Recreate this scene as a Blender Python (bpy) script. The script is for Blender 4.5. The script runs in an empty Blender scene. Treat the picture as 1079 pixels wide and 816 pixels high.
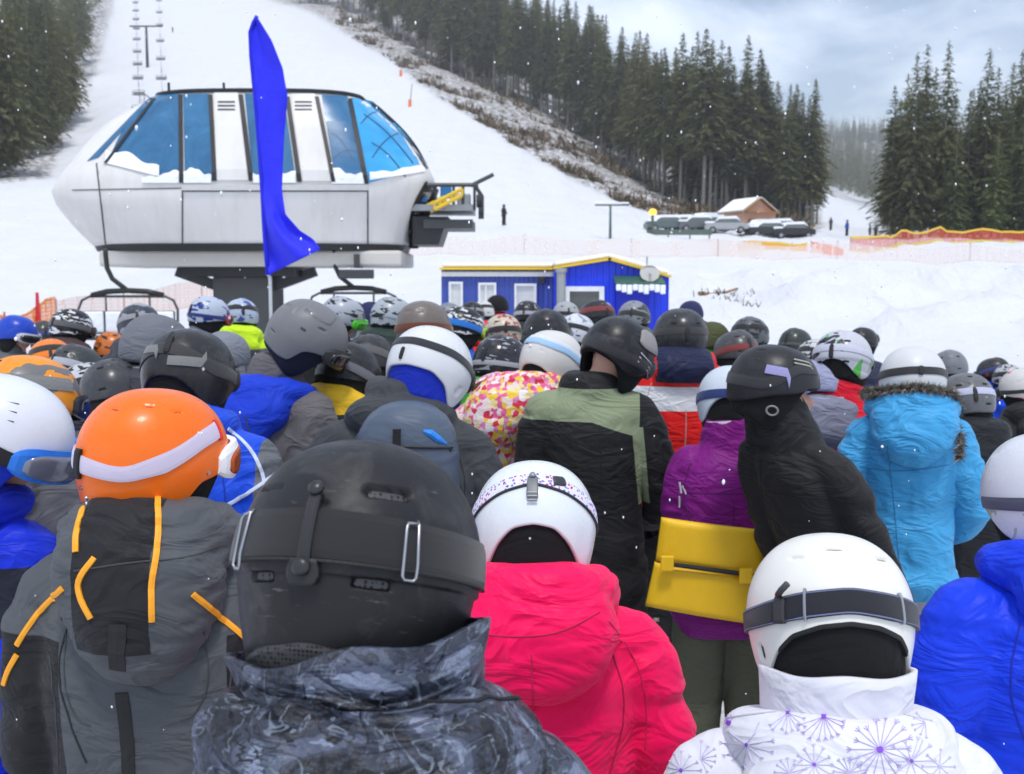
import bpy, bmesh, math, random
import numpy as np
from mathutils import Vector, Matrix, Euler
from mathutils.bvhtree import BVHTree
random.seed(7)
RNG = np.random.default_rng(11)
SC = bpy.context.scene
COL = SC.collection
rad = math.radians

# ---------------------------------------------------------------- camera
F = 1100.0; CX, CY = 539.5, 408.0; CAMH = 1.97
PIT = math.atan(110 / F)
cp, sp_ = math.cos(PIT), math.sin(PIT)

def P(px, py, y):
    """point at world depth y seen at photo pixel px,py"""
    u = (px - CX) / F; v = (CY - py) / F
    dy = cp + v * sp_; dz = v * cp - sp_
    k = y / dy
    return Vector((u * k, y, CAMH + dz * k))

def slope(py):
    v = (CY - py) / F
    return (v * cp - sp_) / (cp + v * sp_)

cam_d = bpy.data.cameras.new('camera')
cam = bpy.data.objects.new('camera', cam_d); COL.objects.link(cam)
cam.location = (0, 0, CAMH); cam.rotation_euler = (math.pi / 2 - PIT, 0, 0)
cam_d.sensor_width = 36; cam_d.lens = 36 * F / 1079; cam_d.clip_start = .05; cam_d.clip_end = 6000
cam_d.dof.use_dof = True; cam_d.dof.focus_distance = 1.9; cam_d.dof.aperture_fstop = 9
SC.camera = cam

# ---------------------------------------------------------------- object helpers
def tag(o, label=None, cat=None, group=None, kind=None):
    if label: o['label'] = label
    if cat: o['category'] = cat
    if group: o['group'] = group
    if kind: o['kind'] = kind
    return o

def mk(name, mesh, mat=None, parent=None, smooth=True, label=None):
    o = bpy.data.objects.new(name, mesh); COL.objects.link(o)
    if parent is not None: o.parent = parent
    if mat is not None:
        if not mesh.materials: mesh.materials.append(mat)
        if mesh.materials[0] is not mat:
            o.material_slots[0].link = 'OBJECT'; o.material_slots[0].material = mat
    if smooth and len(mesh.polygons) and not mesh.get('sm'):
        mesh.polygons.foreach_set('use_smooth', [True] * len(mesh.polygons)); mesh['sm'] = 1
    if label: o['label'] = label
    return o

def empty(name, loc, label, cat, group=None, rz=0, s=1):
    o = bpy.data.objects.new(name, None); COL.objects.link(o)
    o.location = loc; o.rotation_euler = (0, 0, rz); o.scale = (s, s, s); o.empty_display_size = .1
    return tag(o, label, cat, group)

def mesh_from(v, f, name='mesh'):
    m = bpy.data.meshes.new(name)
    m.from_pydata([tuple(map(float, p)) for p in v], [], [tuple(map(int, q)) for q in f])
    m.update(); return m

class MB:
    """collects boxes, tubes, lofts into one mesh"""
    def __init__(s): s.v = []; s.f = []
    def add(s, v, f):
        o = len(s.v); s.v.extend([tuple(p) for p in v]); s.f.extend([tuple(i + o for i in q) for q in f])
    def box(s, c, d, rz=0, ry=0, rx=0, bev=0):
        bm = bmesh.new(); bmesh.ops.create_cube(bm, size=1)
        M = Matrix.Translation(c) @ Euler((rx, ry, rz)).to_matrix().to_4x4()
        for v in bm.verts: v.co = Vector((v.co.x * d[0], v.co.y * d[1], v.co.z * d[2]))
        if bev: bmesh.ops.bevel(bm, geom=list(bm.edges), offset=bev, segments=2, affect='EDGES', profile=.5)
        bm.verts.index_update()
        s.add([M @ v.co for v in bm.verts], [[v.index for v in f.verts] for f in bm.faces]); bm.free()
    def tube(s, pts, r, n=8, cap=True):
        pts = [Vector(p) for p in pts]
        rs = r if isinstance(r, (list, tuple)) else [r] * len(pts)
        rings = []; t0 = None; side = None
        for i, p in enumerate(pts):
            t = (pts[min(i + 1, len(pts) - 1)] - pts[max(i - 1, 0)]).normalized()
            if side is None:
                a = Vector((0, 0, 1)) if abs(t.z) < .9 else Vector((1, 0, 0))
                side = t.cross(a).normalized()
            else:
                side = (side - t * side.dot(t)).normalized()
            up = t.cross(side)
            rings.append([p + (side * math.cos(k * 2 * math.pi / n) + up * math.sin(k * 2 * math.pi / n)) * rs[i] for k in range(n)])
        s.loft(rings, cap)
    def loft(s, rings, cap=True):
        n = len(rings[0]); v = [p for r in rings for p in r]; f = []
        for i in range(len(rings) - 1):
            for k in range(n):
                f.append((i * n + k, i * n + (k + 1) % n, (i + 1) * n + (k + 1) % n, (i + 1) * n + k))
        if cap:
            f.append(tuple(reversed(range(n)))); f.append(tuple((len(rings) - 1) * n + k for k in range(n)))
        s.add(v, f)
    def ell(s, c, r, rot=None, nu=20, nv=12):
        v = []; f = []; c = Vector(c); M = Euler(rot).to_matrix() if rot else Matrix.Identity(3)
        for i in range(nv + 1):
            th = math.pi * i / nv
            for k in range(nu):
                a = 2 * math.pi * k / nu
                v.append(c + M @ Vector((r[0] * math.sin(th) * math.cos(a), r[1] * math.sin(th) * math.sin(a), r[2] * math.cos(th))))
        for i in range(nv):
            for k in range(nu):
                f.append((i * nu + k, (i + 1) * nu + k, (i + 1) * nu + (k + 1) % nu, i * nu + (k + 1) % nu))
        s.add(v, f)
    def prism(s, poly, y0, y1):
        """polygon in xz extruded along y"""
        n = len(poly)
        v = [(x, y0, z) for x, z in poly] + [(x, y1, z) for x, z in poly]
        f = [tuple(range(n)), tuple(reversed(range(n, 2 * n)))] + [(i, i + n, (i + 1) % n + n, (i + 1) % n) for i in range(n)]
        s.add(v, f)
    def mesh(s, name='mesh', weld=False):
        m = mesh_from(s.v, s.f, name)
        bm = bmesh.new(); bm.from_mesh(m)
        if weld: bmesh.ops.remove_doubles(bm, verts=bm.verts, dist=1e-5)
        bmesh.ops.recalc_face_normals(bm, faces=bm.faces); bm.to_mesh(m); bm.free()
        return m
    def build(s, name, mat, parent=None, smooth=False, **k):
        o = mk(name, s.mesh(name), mat, parent, smooth=smooth, **k)
        return o

# ---------------------------------------------------------------- numpy noise
def _h(ix, iy, iz, sd):
    h = (ix * 374761393 + iy * 668265263 + iz * 1274126177 + sd * 974711) & 0xffffffff
    h = ((h ^ (h >> 13)) * 1103515245) & 0xffffffff
    h = ((h ^ (h >> 16)) * 668265263) & 0xffffffff
    return ((h ^ (h >> 15)) & 0xffff) / 65535.0
def vn(p, sd=0):
    p = np.asarray(p, float); i = np.floor(p).astype(np.int64); f = p - i; f = f * f * (3 - 2 * f)
    r = 0
    for dx in (0, 1):
        for dy in (0, 1):
            for dz in (0, 1):
                w = (f[:, 0] if dx else 1 - f[:, 0]) * (f[:, 1] if dy else 1 - f[:, 1]) * (f[:, 2] if dz else 1 - f[:, 2])
                r = r + w * _h(i[:, 0] + dx, i[:, 1] + dy, i[:, 2] + dz, sd)
    return r
def fbm(p, sd=0, o=4):
    r = 0; a = .5
    for k in range(o):
        r = r + a * vn(np.asarray(p) * 2 ** k, sd + k * 17); a *= .5
    return r
def sstep(x, a, b):
    t = np.clip((x - a) / (b - a), 0, 1); return t * t * (3 - 2 * t)

def get_v(m):
    a = np.empty(len(m.vertices) * 3); m.vertices.foreach_get('co', a); return a.reshape(-1, 3)
def set_v(m, a):
    m.vertices.foreach_set('co', np.asarray(a, float).ravel()); m.update()
def get_n(m):
    a = np.empty(len(m.vertices) * 3); m.vertex_normals.foreach_get('vector', a); return a.reshape(-1, 3)
def remesh(mb, vox, smooth=3):
    m0 = mb.mesh('tmp'); o = bpy.data.objects.new('tmp', m0); COL.objects.link(o)
    md = o.modifiers.new('r', 'REMESH'); md.mode = 'VOXEL'; md.voxel_size = vox
    dg = bpy.context.evaluated_depsgraph_get(); dg.update()
    m = bpy.data.meshes.new_from_object(o.evaluated_get(dg))
    bpy.data.objects.remove(o); bpy.data.meshes.remove(m0)
    lap(m, smooth)
    return m
def lap(m, it, lam=.5):
    e = np.empty(len(m.edges) * 2, np.int32); m.edges.foreach_get('vertices', e); e = e.reshape(-1, 2)
    v = get_v(m); cnt = np.bincount(e.ravel(), minlength=len(v)).astype(float)[:, None]; cnt[cnt == 0] = 1
    for _ in range(it):
        s = np.zeros_like(v)
        for k in range(3):
            s[:, k] = np.bincount(e[:, 0], v[e[:, 1], k], len(v)) + np.bincount(e[:, 1], v[e[:, 0], k], len(v))
        v = v + lam * (s / cnt - v)
    set_v(m, v)

# ---------------------------------------------------------------- materials
class NT:
    def __init__(s, name):
        s.m = bpy.data.materials.new(name); s.m.use_nodes = True; s.t = s.m.node_tree; s.t.nodes.clear()
        s.out = s.n('ShaderNodeOutputMaterial')
    def n(s, typ, **k):
        x = s.t.nodes.new(typ)
        for a, b in k.items(): setattr(x, a, b)
        return x
    def l(s, a, b): s.t.links.new(a, b)
    def inp(s, sock, v):
        if hasattr(v, 'is_linked'): s.l(v, sock)
        else: sock.default_value = v
    def math(s, op, a, b=None, c=None):
        x = s.n('ShaderNodeMath', operation=op); s.inp(x.inputs[0], a)
        if b is not None: s.inp(x.inputs[1], b)
        if c is not None: s.inp(x.inputs[2], c)
        return x.outputs[0]
    def coord(s, w='Object'):
        return s.n('ShaderNodeTexCoord').outputs[w]
    def mapp(s, vec, sc=(1, 1, 1), rot=(0, 0, 0)):
        x = s.n('ShaderNodeMapping'); s.l(vec, x.inputs[0]); x.inputs['Scale'].default_value = sc; x.inputs['Rotation'].default_value = rot
        return x.outputs[0]
    def noise(s, vec, scale, detail=4, rough=.55, dist=0, out='Fac'):
        x = s.n('ShaderNodeTexNoise'); s.l(vec, x.inputs['Vector']); x.inputs['Scale'].default_value = scale
        x.inputs['Detail'].default_value = detail; x.inputs['Roughness'].default_value = rough; x.inputs['Distortion'].default_value = dist
        return x.outputs[out]
    def voro(s, vec, scale, feat='F1', out='Distance', rnd=1):
        x = s.n('ShaderNodeTexVoronoi', feature=feat); s.l(vec, x.inputs['Vector']); x.inputs['Scale'].default_value = scale; x.inputs['Randomness'].default_value = rnd
        return x.outputs[out]
    def mix(s, f, a, b, typ='MIX'):
        x = s.n('ShaderNodeMix', data_type='RGBA', blend_type=typ); s.inp(x.inputs[0], f)
        for sk, v in ((x.inputs[6], a), (x.inputs[7], b)):
            if hasattr(v, 'is_linked'): s.l(v, sk)
            else: sk.default_value = (*v, 1) if len(v) == 3 else v
        return x.outputs[2]
    def ramp(s, f, st, interp='LINEAR'):
        x = s.n('ShaderNodeValToRGB'); s.l(f, x.inputs[0]); x.color_ramp.interpolation = interp
        e = x.color_ramp.elements
        while len(e) < len(st): e.new(.5)
        for i, (p, c) in enumerate(st):
            e[i].position = p; e[i].color = (*c, 1) if not isinstance(c, (int, float)) else (c, c, c, 1)
        return x.outputs[0]
    def bump(s, h, st=.3, dist=.01, nrm=None):
        x = s.n('ShaderNodeBump'); x.inputs['Strength'].default_value = st; x.inputs['Distance'].default_value = dist; s.l(h, x.inputs['Height'])
        if nrm is not None: s.l(nrm, x.inputs['Normal'])
        return x.outputs[0]
    def pbr(s, col, rough=.5, metal=0, spec=.5, nrm=None, **k):
        b = s.n('ShaderNodeBsdfPrincipled')
        if hasattr(col, 'is_linked'): s.l(col, b.inputs['Base Color'])
        else: b.inputs['Base Color'].default_value = (*col, 1)
        s.inp(b.inputs['Roughness'], rough); s.inp(b.inputs['Metallic'], metal); b.inputs['Specular IOR Level'].default_value = spec
        if nrm is not None: s.l(nrm, b.inputs['Normal'])
        for a, v in k.items(): s.inp(b.inputs[a.replace('_', ' ')], v)
        s.l(b.outputs[0], s.out.inputs[0]); return s.m

def dotmask(t, vec, cons):
    """product of (n.p > c) tests"""
    r = None
    for (a, b, c, d) in cons:
        x = t.n('ShaderNodeVectorMath', operation='DOT_PRODUCT'); t.l(vec, x.inputs[0]); x.inputs[1].default_value = (a, b, c)
        g = t.math('GREATER_THAN', x.outputs['Value'], d)
        r = g if r is None else t.math('MULTIPLY', r, g)
    return r

_mc = {}
def cloth(col, blocks=(), rough=.56, wr=1.0, weave=900, sheen=.03, key=None, wob=.004, spec=.17, drift=.10, quilt=0):
    k = (tuple(col), str(blocks), rough, wr, weave, key, quilt)
    if k in _mc: return _mc[k]
    t = NT('cloth'); co = t.coord()
    # edges of colour panels wander slightly, as sewn seams do
    off = t.noise(co, 14, 2, out='Color')
    wv = t.n('ShaderNodeVectorMath', operation='MULTIPLY_ADD'); t.l(off, wv.inputs[0]); wv.inputs[1].default_value = (wob, wob, wob); t.l(co, wv.inputs[2])
    c = t.mix(t.noise(co, 6, 5), tuple(x * (1 - drift) for x in col), tuple(min(1, x * (1 + drift)) for x in col))
    for bc, cons in blocks:
        c = t.mix(dotmask(t, wv.outputs[0], cons), c, bc)
    # long folds + crumple + weave
    fold = t.noise(t.mapp(co, (5, 5, 11), (.3, .2, 0)), 1.0, 3, .5, 1.2)
    fold = t.math('ABSOLUTE', t.math('SUBTRACT', fold, .5))
    fold = t.math('SUBTRACT', 1.0, t.math('MINIMUM', t.math('MULTIPLY', fold, 6), 1.0))
    cr = t.noise(co, 26, 6, .62, .8)
    n1 = t.bump(t.math('ADD', fold, t.math('MULTIPLY', cr, .22)), .42 * wr, .014)
    if quilt:
        sx = t.n('ShaderNodeSeparateXYZ'); t.l(co, sx.inputs[0])
        q = t.math('ABSOLUTE', t.math('SINE', t.math('MULTIPLY', sx.outputs[2], math.pi * quilt)))
        n1 = t.bump(t.math('POWER', q, .5), .5, .02, n1)
    wvn = t.noise(co, weave, 2, .5)
    n2 = t.bump(wvn, .12, .001, n1)
    rr = t.math('ADD', rough - .08, t.math('MULTIPLY', t.noise(co, 17, 4), .18))
    _mc[k] = t.pbr(c, rr, 0, spec, n2, Sheen_Weight=min(sheen, .06), Sheen_Roughness=.5)
    return _mc[k]

def plastic(col, rough=.35, blocks=(), pat=None, spec=.27, coat=0, key=None, scr=1.0):
    k = ('p', tuple(col), rough, str(blocks), str(pat), coat, key)
    if k in _mc: return _mc[k]
    t = NT('helmet_shell'); co = t.coord()
    c = t.mix(t.noise(co, 9, 4), tuple(x * .93 for x in col), tuple(min(1, x * 1.06) for x in col))
    if pat:      # (scale, stretch, threshold, colour): a printed graphic
        for (sc_, st, th, pc, seed) in pat:
            nz = t.noise(t.mapp(co, st, (seed, seed * 2.1, seed * .7)), sc_, 2, .5, .6)
            c = t.mix(t.math('GREATER_THAN', nz, th), c, pc)
    for bc, cons in blocks: c = t.mix(dotmask(t, co, cons), c, bc)
    # grime & scuffs
    sc = t.noise(t.mapp(co, (30, 30, 200), (.5, .3, .9)), 1, 5, .7)
    c = t.mix(t.math('MULTIPLY', t.ramp(sc, [(.62, 0), (.70, 1)]), .16 * scr), c, (.42, .42, .42))
    sm = t.noise(co, 16, 6, .7, .7); c = t.mix(t.math('MULTIPLY', t.ramp(sm, [(.52, 0), (.72, 1)]), .10 * scr), c, (.34, .33, .31))
    rr = t.math('ADD', rough, t.math('MULTIPLY', t.math('SUBTRACT', t.noise(co, 22, 6, .7), .5), .5))
    nb = t.bump(t.noise(co, 420, 3), .05, .002)
    _mc[k] = t.pbr(c, rr, 0, spec, nb, Coat_Weight=coat * .45, Coat_Roughness=.12)
    return _mc[k]

def flat(col, rough=.6, metal=0, bump=.0, scale=60, key=None, spec=.4, var=.12):
    k = ('f', tuple(col), rough, metal, bump, scale)
    if k in _mc: return _mc[k]
    t = NT('surface'); co = t.coord()
    c = t.mix(t.noise(co, scale * .15, 5), tuple(x * (1 - var) for x in col), tuple(min(1, x * (1 + var)) for x in col))
    nb = t.bump(t.noise(co, scale, 5), bump, .01) if bump else None
    _mc[k] = t.pbr(c, rough, metal, spec, nb)
    return _mc[k]

def meshmat(col=(.012, .012, .013), hole=(.002, .002, .002), sc=260):
    k = ('mm', col, sc)
    if k in _mc: return _mc[k]
    t = NT('perforated_mesh'); co = t.coord()
    d = t.voro(co, sc, 'F1', 'Distance', .15)
    c = t.mix(t.math('LESS_THAN', d, .36), col, hole)
    _mc[k] = t.pbr(c, .55, 0, .4, t.bump(t.math('MINIMUM', d, .4), .7, .002)); return _mc[k]
def webbing(col, stitch=None, rough=.75, blocks=()):
    k = ('w', col, stitch, str(blocks))
    if k in _mc: return _mc[k]
    t = NT('strap_webbing'); co = t.coord()
    w = t.n('ShaderNodeTexWave', bands_direction='DIAGONAL'); t.l(co, w.inputs[0]); w.inputs['Scale'].default_value = 260; w.inputs['Distortion'].default_value = .4
    c = t.mix(w.outputs['Fac'], tuple(x * .75 for x in col), tuple(min(1, x * 1.15) for x in col))
    c = t.mix(t.math('MULTIPLY', t.noise(co, 30, 4), .25), c, tuple(x * .6 for x in col))
    for bc, cons in blocks: c = t.mix(dotmask(t, co, cons), c, bc)
    _mc[k] = t.pbr(c, rough, 0, .3, t.bump(w.outputs['Fac'], .35, .0012), Sheen_Weight=.2); return _mc[k]
BLACKP = lambda: plastic((.018, .018, .02), .38)
RUB = lambda: flat((.014, .014, .015), .6, 0, .15, 200)
LINER = lambda: cloth((.011, .011, .012), rough=.9, wr=.4)
METAL = lambda: flat((.42, .42, .44), .32, 1.0)
SKIN = None
def skin_mat():
    global SKIN
    if SKIN: return SKIN
    t = NT('skin'); co = t.coord()
    c = t.mix(t.noise(co, 22, 5), (.50, .27, .19), (.62, .37, .28))
    SKIN = t.pbr(c, .5, 0, .4, t.bump(t.noise(co, 300, 4), .12, .002), Subsurface_Weight=.12, Subsurface_Radius=(.02, .008, .004), Subsurface_Scale=.3)
    return SKIN
# ================================================================ WORLD, SUN
SUN_EL, SUN_AZ = rad(68), rad(172)       # sun behind thin cloud, behind-left of the camera
W = bpy.data.worlds.new('World'); SC.world = W; W.use_nodes = True
nt = W.node_tree; nt.nodes.clear()
def WN(t, **k):
    x = nt.nodes.new(t)
    for a, b in k.items(): setattr(x, a, b)
    return x
sky = WN('ShaderNodeTexSky', sky_type='NISHITA', sun_disc=False); sky.sun_elevation = SUN_EL; sky.sun_rotation = SUN_AZ
sky.air_density = 1.0; sky.dust_density = .3; sky.ozone_density = 1.2
tc = WN('ShaderNodeTexCoord'); mp = WN('ShaderNodeMapping'); mp.inputs['Scale'].default_value = (2.2, 2.2, 5.5); mp.inputs['Location'].default_value = (.55, .2, .1)
nz = WN('ShaderNodeTexNoise'); nz.inputs['Scale'].default_value = 1.6; nz.inputs['Detail'].default_value = 7; nz.inputs['Roughness'].default_value = .52; nz.inputs['Distortion'].default_value = .4
rp = WN('ShaderNodeValToRGB'); rp.color_ramp.elements[0].position = .42; rp.color_ramp.elements[0].color = (.16,) * 3 + (1,)
rp.color_ramp.elements[1].position = .60; rp.color_ramp.elements[1].color = (.88,) * 3 + (1,)
mx = WN('ShaderNodeMix', data_type='RGBA'); mx.inputs[7].default_value = (8.9, 9.8, 11.5, 1)
bg = WN('ShaderNodeBackground'); bg.inputs[1].default_value = .142; wo = WN('ShaderNodeOutputWorld')
for a, b in ((tc.outputs['Generated'], mp.inputs[0]), (mp.outputs[0], nz.inputs[0]), (nz.outputs['Fac'], rp.inputs[0]),
             (rp.outputs[0], mx.inputs[0]), (sky.outputs[0], mx.inputs[6]), (mx.outputs[2], bg.inputs[0]), (bg.outputs[0], wo.inputs[0])):
    nt.links.new(a, b)
sd = bpy.data.lights.new('sun', 'SUN'); sd.energy = 2.4; sd.angle = rad(10); sd.color = (1, .97, .92)
so = bpy.data.objects.new('sun', sd); COL.objects.link(so)
dirv = Vector((math.sin(SUN_AZ) * math.cos(SUN_EL), math.cos(SUN_AZ) * math.cos(SUN_EL), math.sin(SUN_EL)))
so.rotation_euler = (dirv).to_track_quat('Z', 'Y').to_euler()
SC.view_settings.view_transform = 'Standard'; SC.view_settings.look = 'None'; SC.view_settings.gamma = 1
SC.view_settings.use_curve_mapping = False; SC.view_settings.exposure = .03
SC.cycles.max_bounces = 5; SC.cycles.diffuse_bounces = 3; SC.cycles.glossy_bounces = 2; SC.cycles.transparent_max_bounces = 10; SC.cycles.volume_bounces = 0
SC.cycles.use_denoising = True

# ================================================================ TERRAIN
_px = [-900, -400, 0, 150, 300, 440, 520, 600, 680, 780, 860, 930, 1079, 1500, 2000]
_T = {
 45:  [318] * 6 + [319, 320, 321, 322, 322, 322, 322, 322, 322],
 70:  [258, 260, 262, 262, 262, 264, 266, 267, 268, 269, 269, 269, 265, 265, 265],
 100: [205, 208, 215, 222, 222, 226, 234, 240, 245, 250, 253, 255, 253, 252, 252],
 130: [160, 165, 185, 188, 182, 184, 198, 212, 230, 240, 246, 252, 250, 248, 248],
 170: [120, 125, 150, 145, 138, 138, 155, 172, 207, 230, 238, 250, 246, 240, 240],
 230: [80, 85, 105, 95, 90, 94, 118, 140, 185, 220, 228, 247, 240, 230, 230],
 320: [40, 45, 70, 42, 35, 48, 80, 112, 158, 203, 214, 241, 230, 210, 210],
 450: [10, 10, 35, -5, -10, 0, 40, 85, 132, 188, 205, 238, 215, 180, 180],
 650: [-30, -30, -20, -60, -70, -60, 0, 55, 110, 170, 198, 228, 195, 150, 150],
 950: [-80, -80, -80, -120, -130, -120, -40, 25, 80, 145, 172, 178, 165, 120, 120],
 1400:[-120, -120, -120, -170, -170, -150, -60, 15, 70, 96, 99, 100, 98, 90, 90],
 1700:[-120, -120, -120, -170, -170, -150, -60, 15, 70, 106, 112, 114, 110, 100, 100],
}
_pg = np.linspace(-900, 2000, 300); _ld = np.linspace(math.log(20), math.log(1700), 240)
_ds = sorted(_T); _zt = np.array([[CAMH + slope(y) * d for y in _T[d]] for d in _ds])
_zt = np.vstack([np.zeros((2, len(_px))), _zt]); _ds = [20, 33] + _ds
_a = np.array([np.interp(_pg, _px, r) for r in _zt])
_Z = np.array([np.interp(np.exp(_ld), _ds, _a[:, j]) for j in range(len(_pg))]).T      # [ld, px]
def _blur(A, n, ax):
    k = np.ones(n) / n
    for _ in range(2):
        Ap = np.pad(A, [(n // 2, n // 2) if i == ax else (0, 0) for i in range(2)], mode='edge')
        A = np.apply_along_axis(lambda r: np.convolve(r, k, 'valid'), ax, Ap)
    return A
_Z = np.where(_Z > 120, 120 + 60 * (1 - np.exp(-(_Z - 120) / 60)), _Z)      # the mountain levels off above the frame
_Z = _blur(_blur(_Z, 7, 0), 7, 1)
def terr(x, y, rough=True):
    x = np.atleast_1d(np.asarray(x, float)); y = np.atleast_1d(np.asarray(y, float))
    yy = np.clip(y, 20, 1699); px = np.clip(CX + F * x / yy, -899, 1999)
    a = (px + 900) / (2900 / 299); b = (np.log(yy) - _ld[0]) / (_ld[1] - _ld[0])
    i = np.clip(a.astype(int), 0, 298); j = np.clip(b.astype(int), 0, 238); fa = a - i; fb = b - j
    z = (_Z[j, i] * (1 - fa) + _Z[j, i + 1] * fa) * (1 - fb) + (_Z[j + 1, i] * (1 - fa) + _Z[j + 1, i + 1] * fa) * fb
    if rough:
        p = np.stack([x, y, 0 * x], 1)
        amp = sstep(y, 26, 60)
        z = z + amp * ((fbm(p / 9, 3, 4) - .47) * .9 + (fbm(p / 2.2, 9, 3) - .44) * .35 + (fbm(p / 45, 5, 3) - .44) * 2.0 * sstep(y, 60, 200))
        z = z + sstep(y, 55, 85) * (1 - sstep(y, 380, 460)) * (fbm(np.stack([x / 1.3 + y / 60, y / 38, 0 * x], 1), 61, 3) - .44) * .75      # ski tracks down the piste
    # piled and shovelled snow along the right side of the queue
        z = z + sstep(y, 30, 36) * (1 - sstep(y, 44, 62)) * sstep(x, 3, 9) * (np.maximum(fbm(p / 3.2, 21, 4) - .38, 0) * 4.2 + (1 - np.abs(2 * fbm(p / 2.0, 27, 3) - .9)) * .22)
    return z
def tz(x, y): return float(terr(x, y)[0])

BASE_PX = [290, 330, 400, 450, 500, 560, 600, 650, 700, 760, 880]
BASE_PY = [0, 12, 55, 95, 128, 165, 188, 212, 228, 238, 246]         # upper edge of open snow (piste edge)
def wood_mask(x, y, z):
    """1 in the rough clearing and the forest, 0 on the piste"""
    u = CX + F * x / np.maximum(y, 1)
    py = CY - F * np.tan(np.arctan2(z - CAMH, np.maximum(y, 1)) + PIT)
    m1 = sstep(np.interp(u, BASE_PX, BASE_PY, left=-500, right=-500) - py, -2, 5) * (u > 285) * (u < 858)
    lx = np.interp(py, [-20, 60, 120, 185, 195], [140, 118, 92, 60, -10]); m2 = sstep(lx - u, -3, 6) * (py < 192)
    m3 = (u > 915) * sstep(y, 103, 110) * (y < 330)
    m4 = sstep(y, 700, 760)
    return np.clip(m1 + m2 + m3 + m4, 0, 1) * (y > 75)

ys = np.concatenate([np.linspace(-80, 18, 12), np.exp(np.linspace(math.log(20), math.log(1690), 330))])
us = np.linspace(-1.25, 1.25, 420)
vv = []
for y in ys:
    w = max(y, 60) if y < 60 else y
    vv.append(np.stack([us * w, np.full_like(us, y)], 1))
vv = np.array(vv); nx = len(us); ny = len(ys)
zz = terr(vv[..., 0].ravel(), vv[..., 1].ravel())
V = np.column_stack([vv.reshape(-1, 2), zz])
idx = np.arange(nx * ny).reshape(ny, nx)
Fq = np.stack([idx[:-1, :-1], idx[:-1, 1:], idx[1:, 1:], idx[1:, :-1]], -1).reshape(-1, 4)
gm = bpy.data.meshes.new('snow_ground'); gm.vertices.add(len(V)); gm.vertices.foreach_set('co', V.ravel())
gm.loops.add(Fq.size); gm.loops.foreach_set('vertex_index', Fq.ravel().astype(np.int32))
gm.polygons.add(len(Fq)); gm.polygons.foreach_set('loop_start', np.arange(0, Fq.size, 4, dtype=np.int32)); gm.update()
at = gm.attributes.new('scrub', 'FLOAT', 'POINT')
at.data.foreach_set('value', wood_mask(V[:, 0], V[:, 1], terr(V[:, 0], V[:, 1], False)).astype(np.float32))
t = NT('snow'); co = t.coord()
an = t.n('ShaderNodeAttribute', attribute_name='scrub')
sn = t.mix(t.noise(co, .35, 6), (.61, .615, .65), (.745, .745, .76))
dirt = t.noise(co, 1.1, 8, .68)
fl = t.mix(t.noise(co, .9, 6), (.10, .075, .05), (.20, .17, .13))
fm = t.math('MULTIPLY', an.outputs['Fac'], t.ramp(dirt, [(.44, 0), (.56, 1)]))
tr = t.noise(t.mapp(co, (1.4, .12, .3), (0, 0, .25)), 1.0, 5, .6)
hh = t.math('ADD', t.math('MULTIPLY', t.noise(co, 1.6, 8, .6), .6), t.math('MULTIPLY', tr, .4))
c = t.mix(fm, sn, fl)
t.pbr(c, .72, 0, .25, t.bump(hh, .8, .5))
tag(mk('snow_ground', gm, t.m), kind='structure')

# ================================================================ TREES
NEED = None
def needle_mat(i, col1, col2):
    t = NT('needles'); co = t.coord(); oi = t.n('ShaderNodeObjectInfo')
    c = t.mix(t.noise(co, 1.1, 3), col1, col2)
    c = t.mix(t.math('MULTIPLY', oi.outputs['Random'], .55), c, (.085, .095, .055))
    g = t.n('ShaderNodeNewGeometry')
    sp = t.math('GREATER_THAN', t.noise(co, 14.0, 5, .7), .64)          # snow caught in the branches
    c = t.mix(t.math('MULTIPLY', sp, .6), c, (.7, .73, .76))
    m = t.pbr(c, .75, 0, .15); b_ = [n for n in t.t.nodes if n.type == 'BSDF_PRINCIPLED'][0]
    tr = t.n('ShaderNodeBsdfTranslucent'); t.l(c, tr.inputs[0]); x = t.n('ShaderNodeMixShader'); x.inputs[0].default_value = .40
    t.l(b_.outputs[0], x.inputs[1]); t.l(tr.outputs[0], x.inputs[2]); t.l(x.outputs[0], t.out.inputs[0]); return m
ND = [needle_mat(0, (.095, .108, .044), (.180, .185, .070)), needle_mat(1, (.15, .16, .062), (.245, .24, .092)), needle_mat(2, (.13, .18, .055), (.23, .26, .09))]
t = NT('bark'); co = t.coord()
BARK = t.pbr(t.mix(t.noise(t.mapp(co, (3, 3, .6)), 4, 6), (.17, .15, .13), (.36, .325, .285)), .9, 0, .2, t.bump(t.noise(t.mapp(co, (6, 6, 1)), 5, 5), .6, .04))

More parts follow.
